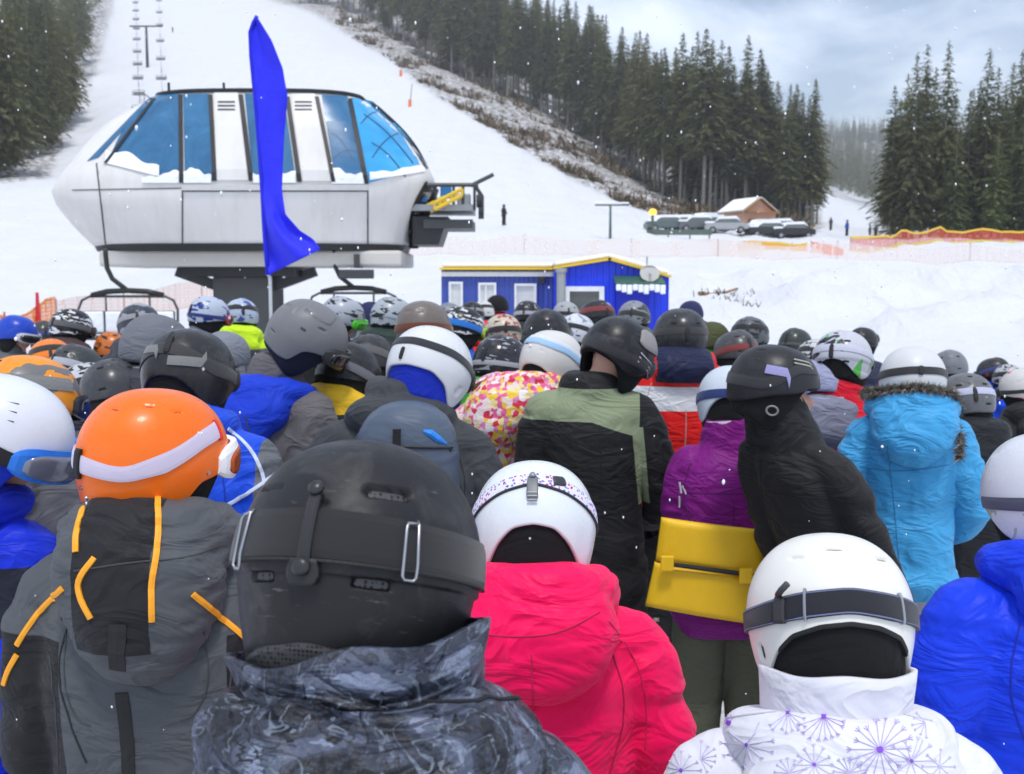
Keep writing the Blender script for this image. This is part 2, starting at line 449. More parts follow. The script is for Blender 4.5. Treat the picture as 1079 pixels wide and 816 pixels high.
def spruce(seed, cb, wid, dens=1.0):
    """unit spruce 1 m tall in the mesh, scaled by the object; returns crown, trunk meshes"""
    r = random.Random(seed); v = []; f = []
    nl = int(58 * (1 - cb) / .6 * dens) if cb > .2 else int(64 * dens)
    for li in range(nl):
        t_ = li / (nl - 1); z = cb + (1.0 - cb) * t_ ** .94
        R = wid * ((1 - t_) ** .80) * r.uniform(.62, 1.2) + .0035
        if t_ < .12: R *= .65 + 2.5 * t_
        nb = max(4, int((10 - 5.5 * t_) * dens))
        a0 = r.uniform(0, 6.28)
        for b in range(nb):
            if r.random() < .10: continue
            a = a0 + b * 6.283 / nb + r.uniform(-.3, .3); L = R * r.uniform(.6, 1.2)
            ca, sa = math.cos(a), math.sin(a); z0 = z + r.uniform(-.006, .006)
            dr = .55 * L * (1 - .85 * t_) * r.uniform(.6, 1.3)
            n = 5 if L > .05 else 3
            for k in range(n):
                s = (k + r.uniform(.2, .9)) / n
                px_, py_, pz_ = ca * L * s, sa * L * s, z0 + .16 * L * math.sin(s * 2.2) - dr * s * s
                for sd in (-1, 1):
                    w = (.0065 + .20 * L) * (1.15 - .6 * s) * r.uniform(.6, 1.25); ll = (.007 + .26 * L) * r.uniform(.7, 1.3)
                    # a hanging, forward swept spray: kite of two triangles, folded
                    ax, ay = -sa * sd, ca * sd
                    p0 = (px_, py_, pz_)
                    p1 = (px_ + ca * ll * .45 + ax * w * .55, py_ + sa * ll * .45 + ay * w * .55, pz_ - r.uniform(.1, .6) * w)
                    p2 = (px_ + ca * ll + ax * w * .5, py_ + sa * ll + ay * w * .5, pz_ - r.uniform(.5, 1.3) * w)
                    p3 = (px_ + ca * ll * .7 + r.uniform(-.2, .2) * w, py_ + sa * ll * .7, pz_ - r.uniform(.3, .9) * w)
                    o = len(v); v += [p0, p1, p2, p3]; f += [(o, o + 1, o + 2), (o, o + 2, o + 3)]
    o = len(v); v += [(-.003, 0, .95), (.003, 0, .95), (0, 0, 1.02), (0, .003, .95)]; f += [(o, o + 1, o + 2), (o, o + 3, o + 2)]
    crown = mesh_from(v, f, 'crown')
    mb = MB(); zs = [0, .02, .1, .3, .55, .8, .97]
    bx = [r.uniform(-.004, .004) for _ in zs]
    mb.tube([(bx[i], bx[-i], z) for i, z in enumerate(zs)], [.0150, .0115, .0100, .0085, .0062, .0035, .001], 8)
    for k in range(14):       # dead stubs on the bare lower trunk
        z = r.uniform(.08, cb + .12); a = r.uniform(0, 6.28); L = r.uniform(.012, .05)
        mb.tube([(0, 0, z), (math.cos(a) * L, math.sin(a) * L, z - L * .35)], [.0016, .0005], 4)
    return crown, mb.mesh('trunk')
SPR_BARE = [spruce(100 + i, random.uniform(.22, .42), random.uniform(.115, .16)) for i in range(7)]
SPR_FULL = [spruce(200 + i, random.uniform(.05, .12), random.uniform(.13, .18)) for i in range(5)]
SPR_LOW = [spruce(300 + i, .2, .12, .45) for i in range(4)]
n_tree = 0
def tree(x, y, h, kinds, mat, label, group):
    global n_tree; n_tree += 1
    c, tk = random.choice(kinds)
    e = empty('spruce_tree', (x, y, tz(x, y) - .25), label, 'tree', group, random.uniform(0, 6.28))
    w = random.uniform(.88, 1.15); e.scale = (h * w, h * w, h)
    mk('crown', c, mat, e, smooth=False); mk('trunk', tk, BARK, e)
def x_at(px, d): return d * (px - CX) / F
# the edge of the middle wood, beside the piste
edge = []
EB_PX = [300, 350, 400, 440, 480, 520, 560, 600, 640, 680, 720, 760, 800, 830, 858]
EB_PY = [1, 6, 24, 54, 82, 98, 116, 140, 168, 200, 219, 228, 233, 238, 240]      # where the first trunks stand
def row_of(px, d):
    x = x_at(px, d); z = float(terr(x, d, False)[0]); return CY - F * math.tan(math.atan2(z - CAMH, d) + PIT)
def first_d(px, py, lo=95, hi=600):
    ds = np.arange(lo, hi, 3.0); z = terr(x_at(px, ds), ds, False)
    ok = np.nonzero(CY - F * np.tan(np.arctan2(z - CAMH, ds) + PIT) <= py)[0]
    return float(ds[ok[0]]) if len(ok) else hi
for px in np.arange(326, 858, 5.5):
    for k in range(2):
        q = px + random.uniform(-4, 4); d0 = first_d(q, np.interp(q, EB_PX, EB_PY))
        d = d0 + random.uniform(0, 12) + k * random.uniform(9, 26)
        if d > 420: continue
        edge.append((q, d))
for px in np.arange(450, 850, 9):
    q = px + random.uniform(-4, 4); d = first_d(q, np.interp(q, EB_PX, EB_PY)) + random.uniform(36, 75)
    edge.append((q, d))
for q, d in edge:
    pale = random.random() < .48
    h = random.uniform(19.5, 27.5) * (1 + .12 * (q < 640)) * (.86 if q > 800 else 1)
    if q > 838: h *= .95
    if pale: tree(x_at(q, d), d, h, SPR_BARE, ND[1], 'tall light green spruce with a bare pale trunk in the wood beside the piste', 'light green spruces along the middle wood')
    else: tree(x_at(q, d), d, h, SPR_BARE if random.random() < .75 else SPR_FULL, ND[0], 'tall dark green spruce in the wood between the piste and the valley gap', 'dark spruces of the middle wood')
# wood at the left of the picture
k = 0
while k < 62:
    q = random.uniform(-60, 132); d = random.uniform(112, 215)
    if row_of(q, d) > 188: continue
    if q > np.interp(row_of(q, d), [-20, 60, 120, 185], [134, 112, 88, 52]): continue
    k += 1
    tree(x_at(q, d), d, random.uniform(19, 27), SPR_FULL if random.random() < .6 else SPR_BARE, ND[0 if random.random() < .6 else 1], 'dark spruce in the dense wood left of the chairlift line', 'spruces of the wood left of the chairlift')
# clump at the right
RT = [(934, 108, 15.5), (947, 112, 17.5), (956, 106, 18.5), (966, 112, 20.5), (976, 118, 19), (988, 108, 20.0), (996, 122, 17), (1004, 112, 13), (1012, 108, 15), (1022, 114, 17), (1030, 108, 19.0), (1040, 120, 19),
      (1048, 116, 17), (1058, 106, 12), (1064, 110, 19.5), (1070, 104, 13.5), (1078, 112, 23.5), (1088, 106, 24), (1096, 115, 22), (1110, 108, 20), (1125, 112, 22), (1000, 104, 11), (1043, 103, 10.5), (1084, 102, 11.5), (951, 125, 18), (1015, 128, 18), (1055, 128, 21), (940, 120, 16)]
for q, d, h in RT:
    low = h < 14
    tree(x_at(q, d), d, h, SPR_FULL, ND[2] if low else ND[0 if random.random() < .6 else 1],
         'short bright green spruce at the foot of the right-hand trees' if low else 'tall dark spruce of the dense clump right of the valley gap',
         'young spruces of the right clump' if low else 'tall spruces of the right clump')
# far woods that read as one mass each
def mass(name, pts, mat):
    vs = []; fs = []; o = 0
    for (x, y, h) in pts:
        c = random.choice(SPR_LOW)[0]; a = get_v(c); ang = random.uniform(0, 6.28); w = random.uniform(.9, 1.25)
        ca, sa = math.cos(ang), math.sin(ang)
        b = np.column_stack([(a[:, 0] * ca - a[:, 1] * sa) * h * w + x, (a[:, 0] * sa + a[:, 1] * ca) * h * w + y, a[:, 2] * h + tz(x, y) - .3])
        vs.append(b); fs.append(np.array([p.vertices[:] for p in c.polygons]) + o); o += len(a)
    m = bpy.data.meshes.new(name); vv_ = np.vstack(vs); ff = np.vstack(fs)
    m.vertices.add(len(vv_)); m.vertices.foreach_set('co', vv_.ravel()); m.loops.add(ff.size); m.loops.foreach_set('vertex_index', ff.ravel().astype(np.int32))
    m.polygons.add(len(ff)); m.polygons.foreach_set('loop_start', np.arange(0, ff.size, 3, dtype=np.int32)); m.update()
    o = mk(name, m, mat, smooth=False); return tag(o, kind='stuff')
pts = []
while len(pts) < 460:       # behind the front rows of the middle wood
    q = random.uniform(320, 845); d = first_d(q, np.interp(q, EB_PX, EB_PY)) + random.uniform(26, 200)
    if d < 560: pts.append((x_at(q, d), d, random.uniform(18, 24) * (.8 if q > 790 else 1)))
mass('far_woods', pts, ND[0])
pts = []
while len(pts) < 170:
    q = random.uniform(-90, 128); d = random.uniform(200, 420)
    if q > np.interp(row_of(q, d), [-20, 60, 120, 185], [126, 106, 84, 52]): continue
    pts.append((x_at(q, d), d, random.uniform(20, 26)))
mass('far_woods', pts, ND[0])
pts = []
while len(pts) < 1000:       # hazy valley side beyond the gap
    q = random.uniform(780, 1000); d = random.uniform(560, 1400)
    if q < 915 and row_of(q, d) > np.interp(q, [850, 870, 900, 945], [203, 209, 222, 250]): continue
    pts.append((x_at(q, d), d, random.uniform(20, 32)))
mass('valley_forest', pts, ND[0])
pts = []
while len(pts) < 70:
    q = random.uniform(925, 1180); d = random.uniform(130, 220)
    pts.append((x_at(q, d), d, random.uniform(14, 19)))
mass('far_woods', pts, ND[0])

# scrub in the clearing between the piste and the wood
v = []; f = []; r = random.Random(5)
for k in range(4600):
    q = r.uniform(360, 850); top = np.interp(q, EB_PX, EB_PY) - 8; bot = np.interp(q, BASE_PX, BASE_PY)
    if bot - top < 3: continue
    py = r.uniform(top, bot - .5); d = first_d(q, py, 90)
    if d > 400: continue
    d += r.uniform(-2, 2); x0 = x_at(q, d); z0 = tz(x0, d)
    cl = float(fbm(np.array([[x0 / 9, d / 9, 0]]), 44, 3)[0])
    if cl < .40: continue
    big = r.uniform(.35, .8 + 2.6 * max(0, cl - .42) * 4)
    for b in range(9):
        a = r.uniform(0, 6.28); L = big * r.uniform(.4, 1.1); e = r.uniform(.1, 1.2)
        p = Vector((x0 + r.uniform(-.4, .4), d + r.uniform(-.4, .4), z0 - .05)); tip = p + Vector((math.cos(a) * math.cos(e), math.sin(a) * math.cos(e), math.sin(e))) * L
        s = Vector((-math.sin(a), math.cos(a), .3)) * .05 * (1 + big); o = len(v)
        v += [p - s, p + s, tip + s * .4, tip - s * .4]; f.append((o, o + 1, o + 2, o + 3))
t = NT('scrub'); co = t.coord()
scrub_m = t.pbr(t.ramp(t.noise(co, .5, 5, .7), [(.36, (.045, .055, .025)), (.46, (.13, .095, .055)), (.56, (.24, .18, .12)), (.68, (.32, .27, .22)), (.74, (.62, .62, .62))]), .9, 0, .1)
tag(mk('undergrowth', mesh_from(v, f, 'undergrowth'), scrub_m, smooth=False), kind='stuff')
# a few dry weeds at the foot of the snow bank right of the queue
v = []; f = []
for k in range(240):
    q = r.uniform(726, 800); d = r.uniform(39, 45); x0 = x_at(q, d); z0 = tz(x0, d); a = r.uniform(0, 6.28)
    if fbm(np.array([[x0 * .9, d * .9, 0]]), 71, 2)[0] < .40: continue
    L = r.uniform(.12, .34)
    p = Vector((x0, d, z0 - .03)); tip = p + Vector((math.cos(a) * .5, math.sin(a) * .5, .8)) * L; s = Vector((.022, 0, .01)); o = len(v)
    v += [p - s, p + s, tip + s * .5, tip - s * .5]; f.append((o, o + 1, o + 2, o + 3))
tag(mk('dry_weeds', mesh_from(v, f, 'dry_weeds'), flat((.07, .055, .03), .9), smooth=False), kind='stuff')

# ================================================================ HAZE
mb = MB(); mb.box((0, 800, 103), (5200, 1800, 222))
t = NT('haze'); pv = t.n('ShaderNodeVolumePrincipled'); pv.inputs['Color'].default_value = (.97, .98, 1.0, 1); pv.inputs['Density'].default_value = .00052; pv.inputs['Anisotropy'].default_value = .2
t.l(pv.outputs[0], t.out.inputs['Volume'])
HAZE = tag(mb.build('haze', t.m), kind='stuff')
# ================================================================ LIFT STATION
t = NT('painted_shell'); co = t.coord()
_st = t.noise(t.mapp(co, (1.6, 1.6, .22)), 1.3, 6, .65)
_c = t.mix(t.ramp(_st, [(.46, 0), (.72, .5)]), (.70, .675, .65), (.50, .475, .44))
WHITEP = t.pbr(_c, t.math('ADD', .35, t.math('MULTIPLY', t.noise(co, 2.2, 5), .3)), 0, .4, t.bump(t.noise(co, .8, 3), .08, .05))
BEIGE = flat((.58, .55, .50), .5, 0, .05, 30, var=.07)
DARK = flat((.02, .021, .022), .5)
DGREY = flat((.06, .062, .065), .5, .3)
GALV = flat((.32, .33, .34), .45, .7, .1, 40)
CONC = flat((.20, .195, .185), .85, 0, .2, 30)
SNOWM = bpy.data.materials['snow'].copy(); SNOWM.name = 'settled_snow'
t = NT('settled_snow'); co = t.coord(); SNOWM = t.pbr((.86, .87, .90), .75, 0, .2, t.bump(t.noise(co, 7, 6), .5, .05))
t = NT('tinted_glass'); co = t.coord()
GLASS = t.pbr(t.mix(t.noise(t.mapp(co, (1, 1, .5)), 1.4, 6, .7, 1.6), (.006, .040, .11), (.07, .24, .44)), .20, 0, .35, t.bump(t.noise(co, .9, 2), .10, .05))  # uneven blues put reflections into the glass colour
t = NT('bright_glass'); co = t.coord()
GLASS2 = t.pbr(t.mix(t.noise(t.mapp(co, (1, 1, 2.2), (0, .6, 0)), .9, 3, .5, .6), (.01, .16, .40), (.06, .46, .82)), .14, 0, .6)
SCY, SHD = 24.6, 2.1
_pr = [(262, 110, 431), (250, 97, 433), (238, 86, 436), (220, 72, 446), (207, 67, 455), (196, 71, 459), (185, 79, 456), (172, 88, 449), (160, 97, 440), (148, 107, 430), (137, 118, 420), (127, 132, 408), (118, 148, 398), (110, 163, 389), (107, 172, 382)]
SPZ = []; 
for py, xl, xr in _pr:
    a = P(xl, py, SCY); b = P(xr, py, SCY); SPZ.append((a.z, a.x, b.x))
SPZ = np.array(SPZ); ZB, ZT = SPZ[0, 0], SPZ[-1, 0]
SN = 3.0
def st_half(z):
    f = (z - ZB) / (ZT - ZB); return SHD * np.interp(f, [0, .3, .45, .8, 1], [.86, 1.0, 1.0, .76, .58])
def st_ring(z, n=72, off=0):
    xl = np.interp(z, SPZ[:, 0], SPZ[:, 1]); xr = np.interp(z, SPZ[:, 0], SPZ[:, 2]); xc, hw = (xl + xr) / 2, (xr - xl) / 2 + off; hd = st_half(z) + off
    r = []
    for k in range(n):
        a = 2 * math.pi * k / n; c, s = math.cos(a), math.sin(a)
        r.append(Vector((xc + hw * math.copysign(abs(c) ** (2 / SN), c), SCY + hd * math.copysign(abs(s) ** (2 / SN), s), z)))
    return r
def st_front(px, py, off=0):
    """point of the front face of the cover behind pixel px,py"""
    y = SCY - SHD
    for _ in range(12):
        p = P(px, py, y); xl = np.interp(p.z, SPZ[:, 0], SPZ[:, 1]); xr = np.interp(p.z, SPZ[:, 0], SPZ[:, 2])
        q = min(1, abs((p.x - (xl + xr) / 2) / ((xr - xl) / 2))); y = .5 * y + .5 * (SCY - (st_half(p.z)) * (1 - q ** SN) ** (1 / SN))
    return P(px, py, y) + Vector((0, -off, 0))
def spatch(name, tl, tr, br, bl, mat, parent, off=.02, th=.03, nu=8, nv=8, curve=None):
    """panel laid on the front face; corners given as photo positions"""
    top = []; 
    for j in range(nv + 1):
        b = j / nv
        for i in range(nu + 1):
            a = i / nu
            px = (tl[0] * (1 - a) + tr[0] * a) * (1 - b) + (bl[0] * (1 - a) + br[0] * a) * b
            py = (tl[1] * (1 - a) + tr[1] * a) * (1 - b) + (bl[1] * (1 - a) + br[1] * a) * b
            if curve: px, py = curve(a, b, px, py)
            top.append(st_front(px, py))
    n = len(top); v = [p + Vector((0, -off, 0)) for p in top] + [p + Vector((0, th, 0)) for p in top]; f = []
    W_ = nu + 1
    for j in range(nv):
        for i in range(nu):
            f.append((j * W_ + i, j * W_ + i + 1, (j + 1) * W_ + i + 1, (j + 1) * W_ + i))
            f.append(tuple(reversed([q + n for q in f[-1]])))
    per = [i for i in range(W_)] + [j * W_ + nu for j in range(1, nv + 1)] + [nv * W_ + i for i in range(nu - 1, -1, -1)] + [j * W_ for j in range(nv - 1, 0, -1)]
    for a, b in zip(per, per[1:] + per[:1]): f.append((a, a + n, b + n, b))
    mb = MB(); mb.add(v, f); return mb.build(name, mat, parent, smooth=False)
ST = empty('lift_station', (0, 0, 0), 'large rounded white chairlift station with blue tinted windows at the foot of the piste', 'lift station')
mb = MB(); mb.loft([st_ring(z) for z in np.linspace(ZB, ZT, 26)])
cover = mb.build('cover', WHITEP, ST, smooth=True)
mb = MB(); mb.loft([[Vector((p.x, p.y, ZT + dz)) for p in st_ring(ZT, off=o)] for dz, o in ((.003, .05), (.06, .06), (.085, -.03))]); mb.build('roof_rim', DARK, ST)
# front panels
def smile(a, b, px, py): return px, py
def win(name, tl, tr, br, bl, mat, off=.018, curve=None): return spatch(name, tl, tr, br, bl, mat, ST, off, .04, 10, 10, curve)
win('window', (166, 99), (188, 99), (189, 191), (115, 171), GLASS, curve=lambda a, b, px, py: (px - 9 * math.sin(b * math.pi) * (1 - a), py))
win('window', (193, 99), (220, 99), (224, 191), (195, 191), GLASS)
win('window', (258, 99), (299, 99), (312, 191), (267, 191), GLASS)
win('window', (339, 100), (366, 101), (383, 192), (354, 192), GLASS)
win('window', (371, 103), (393, 107), (448, 176), (389, 193), GLASS2, curve=lambda a, b, px, py: (px + 7 * math.sin(b * math.pi) * a, py))
win('window', (153, 107), (161, 102), (104, 166), (92, 170), GLASS)
for (tl, tr, br, bl) in (((226, 98), (251, 98), (262, 190), (229, 190)), ((307, 99), (332, 99), (349, 191), (319, 191))):
    p_ = spatch('louvre_panel', tl, tr, br, bl, WHITEP, ST, .03, .04)
    for j in range(3): spatch('louvre', (tl[0] + 4, 107 + j * 4), (tr[0] - 3, 107 + j * 4), (tr[0] - 3, 108.4 + j * 4), (tl[0] + 4, 108.4 + j * 4), DARK, p_, .045, -.02, 3, 1)
for (x0, y0, x1, y1, w) in ((190.5, 100, 191.5, 193, 4), (222, 100, 226.5, 191, 4), (254, 100, 265, 191, 4.4), (303, 102, 316, 192, 4.4), (334, 102, 352, 192, 4), (369, 104, 386.5, 194, 4.4)):
    spatch('mullion', (x0 - w / 2, y0), (x0 + w / 2, y0), (x1 + w / 2, y1), (x1 - w / 2, y1), DARK, ST, .05, .03, 2, 10)
spatch('mullion', (161, 104), (164, 104), (114, 172), (110, 172), DARK, ST, .05, .03, 2, 12)
spatch('mullion', (383, 104), (399, 112), (452, 178), (449, 178), DARK, ST, .05, .03, 2, 12, lambda a, b, px, py: (px + 7 * math.sin(b * math.pi), py))
spatch('sill', (192, 195), (388, 195), (388, 201), (192, 201), flat((.55, .54, .53), .5), ST, .06, .03, 14, 2)
spatch('seam', (192, 201), (388, 201), (388, 202.3), (192, 202.3), DGREY, ST, .02, .03, 14, 1)
spatch('seam', (191.6, 201), (193, 201), (193, 257), (191.6, 257), DGREY, ST, .012, .03, 1, 8)
spatch('seam', (387, 201), (388.4, 201), (388.4, 257), (387, 257), DGREY, ST, .012, .03, 1, 8)
spatch('seam', (101, 172), (102.4, 172), (112, 258), (110.5, 258), DGREY, ST, .012, .03, 1, 8)
spatch('seam', (76, 200), (191, 198), (191, 199), (76, 201), DGREY, ST, .01, .03, 14, 1)
mb = MB(); mb.loft([[Vector((p.x, p.y, ZB + dz)) for p in st_ring(ZB, off=o)] for dz, o in ((-.09, -.03), (.05, .03))]); mb.build('bottom_edge', DARK, ST)
for (a_, b_) in (((384, 120), (436, 172)), ((392, 150), (428, 186)), ((380, 130), (404, 118)), ((392, 166), (420, 140)), ((350, 140), (372, 168)), ((352, 166), (376, 160))):
    dx, dy = b_[0] - a_[0], b_[1] - a_[1]; L_ = math.hypot(dx, dy); nx_, ny_ = -dy / L_, dx / L_
    spatch('inner_strut', a_, b_, (b_[0] + nx_ * 1.3, b_[1] + ny_ * 1.3), (a_[0] + nx_ * 1.3, a_[1] + ny_ * 1.3), flat((.01, .06, .14), .4), ST, .022, .0, 10, 1, lambda a, b, px, py: (px, py - 5 * math.sin(a * math.pi)))
# snow lying against the lower glass
def snowtop(s): 
    return lambda a, b, px, py: (px, py + (1 - b) * (4 + 3.5 * math.sin(a * 3 + s) + 1.5 * math.sin(a * 8 + 2 * s) + .8 * math.sin(a * 19)))
for q, (x0, x1, y0, y1, s) in enumerate(((112, 168, 158, 186, 1.0), (150, 189, 181, 193, 2), (194, 223, 178, 193, 4), (267, 312, 176, 193, .4), (350, 384, 177, 194, 5), (390, 448, 176, 190, 2.2))):
    spatch('window_snow', (x0, y0), (x1, y0), (x1, y1 - (9 if q == 5 else 0)), (x0, y1 - (14 if q == 0 else 0)), SNOWM, ST, .045, -.02, 22, 4, (lambda a, b, px, py: (px, py + (1 - b) * (2.5 * math.sin(a * 11) + 19 * a ** 1.6))) if q == 0 else snowtop(s))
# skirt, column, beams
a, b = P(122, 259, SCY - .4), P(428, 259, SCY - .4); zb = P(0, 281, SCY - 1.6).z
mb = MB(); mb.box(((a.x + b.x) / 2, SCY, (ZB - .09 + zb) / 2), (b.x - a.x, 2.9, ZB - .09 - zb), bev=.06); mb.build('skirt', BEIGE, ST)
l = P(262, 285, SCY)
mb = MB(); mb.box((l.x, SCY, zb - .10), (2.6, 2.2, .22)); mb.build('bearing_beam', DARK, ST)
mb = MB()
mb.box((l.x, SCY, (zb - .2) / 2), (1.35, 1.3, zb - .2), bev=.05); mb.build('column', flat((.10, .10, .10), .85, 0, .2, 30), ST)
mb = MB(); mb.box((l.x - .9, SCY - .2, zb - .35), (1.5, .25, .22), ry=.35); mb.build('brace', DGREY, ST)
mb = MB(); mb.box((l.x + .9, SCY - .2, zb - .35), (1.5, .25, .22), ry=-.35); mb.build('brace', DGREY, ST)
# right-hand end with its opening painted dark: machinery, platform, yellow drive
spatch('dark_end_patch', (449, 191), (462, 200), (440, 262), (432, 262), DARK, ST, .03, .2, 6, 10, lambda a, b, px, py: (px - 8 * math.sin(b * math.pi) * (1 - a), py))  # dark patch on the closed cover, its colour standing in for shade inside
def q(px, py, y): return P(px, py, y)
y0 = SCY - .9
mb = MB(); c0, c1 = q(436, 214, y0), q(503, 224, y0); mb.box(((c0.x + c1.x) / 2 - .1, SCY, (c0.z + c1.z) / 2), (c1.x - c0.x, 1.9, .14)); mb.build('platform', GALV, ST)
mb = MB(); c0, c1 = q(446, 232, y0), q(498, 240, y0); mb.box(((c0.x + c1.x) / 2, SCY, (c0.z + c1.z) / 2), (c1.x - c0.x, 1.7, .2)); mb.build('platform_beam', DGREY, ST)
mb = MB(); c0, c1 = q(434, 228, y0), q(472, 258, y0); mb.prism([(c0.x, c0.z), (c1.x, c0.z), (q(460, 0, y0).x, c1.z), (c0.x, c1.z)], SCY - .8, SCY + .8); mb.build('machinery_housing', DARK, ST)
YELM = flat((.72, .48, .03), .45)
mb = MB()
for dy in (-.35, .35):
    for dp in (0, 7):
        a_, b_ = q(458, 214 + dp, y0 + dy), q(487, 199 + dp, y0 + dy); mb.tube([a_, b_], .045, 6)
    for k in range(6):
        s_ = k / 5; a_, b_ = q(458 + 29 * s_, 214 - 15 * s_, y0 + dy), q(458 + 29 * s_, 221 - 15 * s_, y0 + dy); mb.tube([a_, b_], .03, 5)
for k in range(4):
    s_ = k / 3; mb.tube([q(458 + 29 * s_, 217 - 15 * s_, y0 - .35), q(458 + 29 * s_, 217 - 15 * s_, y0 + .35)], .035, 5)
mb.build('drive_frame', YELM, ST)
mb = MB(); mb.tube([q(452, 220, y0 + .1), q(470, 211, y0 + .1)], .12, 12); mb.build('drive_cylinder', YELM, ST)
mb = MB(); mb.box(q(489, 213, y0 + .2), (.3, .4, .35), bev=.03); mb.build('gear_box', GALV, ST)
mb = MB(); mb.box(q(470, 202, y0 + .5), (.25, .3, .3), bev=.03); mb.build('control_box', flat((.03, .22, .55), .4), ST)
mb = MB()
for px in (459, 478, 488, 500): mb.tube([q(px, 222, y0), q(px, 196, y0)], .035, 6)
mb.tube([q(450, 195, y0), q(504, 195, y0)], .05, 6); mb.tube([q(496, 196, y0), q(520, 184, y0)], .05, 6); mb.tube([q(500, 195, y0), q(508, 207, y0), q(508, 226, y0)], .05, 6)
mb.build('guide_rail', DGREY, ST)
for px, py in ((505, 212), (507, 224)):
    mb = MB(); c0 = q(px, py, y0); mb.tube([c0 + Vector((-.06, 0, 0)), c0 + Vector((.06, 0, 0))], .15, 12); mb.build('rope_sheave', DARK, ST)
mb = MB(); mb.box((q(440, 204, y0).x, y0 + .3, q(440, 204, y0).z), (.35, .3, .35)); mb.build('motor', flat((.02, .2, .6), .4), ST)
for px in (178, 236):
    mb = MB(); c0 = P(px, 96, SCY); mb.tube([(c0.x, SCY, ZT + .1), (c0.x, SCY, ZT + .42)], .03, 6); mb.build('roof_mast', DARK, ST)

# ---------------------------------------------------------------- chairs
def chair(px, py_top, py_bot, d, w, flip, label):
    c0 = P(px, py_top, d); zb_ = P(px, py_bot, d).z
    e = empty('chairlift_chair', (c0.x, d, zb_), label, 'chairlift chair', 'big empty chairs hanging under the station')
    H = c0.z - zb_; s = flip
    mb = MB(); cx = s * .42
    mb.tube([(0, 0, H), (0, 0, H - .12), (s * .02, 0, H - .40), (s * .12, 0, H - .62), (s * .30, 0, H - .76), (cx, 0, H - .86)], .05, 10); mb.build('hanger', flat((.035, .035, .03), .4, .5), e, smooth=True)
    tz_ = H - .9
    mb = MB(); mb.tube([(cx - w * .36, 0, tz_ - .06), (cx - w * .2, 0, tz_ + .02), (cx, 0, tz_ + .04), (cx + w * .2, 0, tz_ + .02), (cx + w * .36, 0, tz_ - .06)], .06, 10); mb.build('yoke', flat((.035, .035, .03), .4, .5), e, smooth=True)
    mb = MB()
    mb.tube([(cx - w * .5, -.05, tz_ - 1.2), (cx - w * .5, 0, tz_ - .35), (cx - w * .46, 0, tz_ - .16), (cx - w * .38, 0, tz_ - .08), (cx + w * .38, 0, tz_ - .08), (cx + w * .46, 0, tz_ - .16), (cx + w * .5, 0, tz_ - .35), (cx + w * .5, -.05, tz_ - 1.2)], .028, 8)
    for k in (-.22, .22): mb.tube([(cx + k * w, 0, tz_ - .08), (cx + k * w, 0, tz_ - .75)], .022, 8)
    mb.build('frame', flat((.08, .085, .085), .4, .6), e, smooth=True)
    for k in (-1.5, -.5, .5, 1.5):
        mb = MB(); mb.box((cx + k * w * .235, .04, tz_ - .62), (w * .225, .07, .48), bev=.03); mb.build('backrest', flat((.05, .05, .055), .7), e)
        mb = MB(); mb.box((cx + k * w * .235, -.25, tz_ - .92), (w * .225, .5, .08), bev=.03); mb.build('seat', flat((.05, .05, .055), .7), e)
        mb = MB(); mb.box((cx + k * w * .235, -.02, tz_ - .61), (w * .215, .07, .44), bev=.03); mb.build('snow_crust', SNOWM, e)
chair(111, 262, 372, 21.6, 2.05, 1, 'empty four-seat chair hanging from the left end of the lift station')
chair(352, 262, 372, 23.2, 2.0, 1, 'empty four-seat chair hanging right of the blue flag under the station')
mb = MB(); c0, c1 = P(357, 284, 23), P(394, 294, 23); mb.box(((c0.x + c1.x) / 2, 23.0, (c0.z + c1.z) / 2), (c1.x - c0.x, .12, .2), bev=.02)
mb.box(((c0.x + c1.x) / 2, 23.35, c0.z + .18), (.12, .6, .3)); mb.build('sensor_box', DGREY, ST)

# ---------------------------------------------------------------- lift line up the hill
LX = [(155, 'return'), (179, 'up')]
def rope_pt(px, d):
    x = x_at(px + (d < 200) * 0, d); return Vector((x, d, float(terr(x, d, False)[0]) + 9.5))
LIFT = {}
for px, nm in LX:
    pts = [Vector((P(px + 10, 97, SCY).x, SCY + 2.2, ZT - .25))] + [rope_pt(px + (6 * (150 - d) / 90 if d < 150 else 0), d) for d in range(60, 420, 15)]
    mb = MB(); mb.tube(pts, .03, 5); tag(mb.build('haul_rope', DARK, None), ('left' if px < 170 else 'right') + '-hand steel rope of the chairlift climbing from the station roof', 'rope')
def small_chair(p, label):
    e = empty('chairlift_chair', p, label, 'chairlift chair', 'small chairs far up the lift line', 0, .82)
    mb = MB(); mb.tube([(0, 0, 0), (.1, 0, -1.0), (0, 0, -2.0)], .03, 5); mb.tube([(-1.0, 0, -2.0), (1.0, 0, -2.0)], .04, 5)
    for k in (-1.1, 1.1): mb.tube([(k, 0, -2.0), (k, -.3, -2.9)], .05, 5)
    mb.build('frame', DGREY, e)
    mb = MB(); mb.box((0, -.2, -2.9), (2.0, .5, .10)); mb.build('seat', DGREY, e)
    mb = MB(); mb.box((0, .05, -2.5), (2.0, .08, .45)); mb.build('backrest', GALV, e)
for k, d in enumerate(range(138, 372, 24)): small_chair(rope_pt(155, d), 'small empty chair on the left rope of the lift line up the piste')
for k, d in enumerate(range(150, 372, 34)): small_chair(rope_pt(179, d), 'small dark chair on the right rope of the lift line up the piste')
x0 = x_at(165, 262); g = tz(x0, 262)
PY = empty('lift_pylon', (x0, 262, g - .3), 'tall thin grey lift pylon standing on the upper piste between the two ropes', 'lift pylon')
mb = MB(); mb.tube([(0, 0, 0), (0, 0, 10.2)], [.38, .28], 12); mb.build('mast', DGREY, PY, smooth=True)
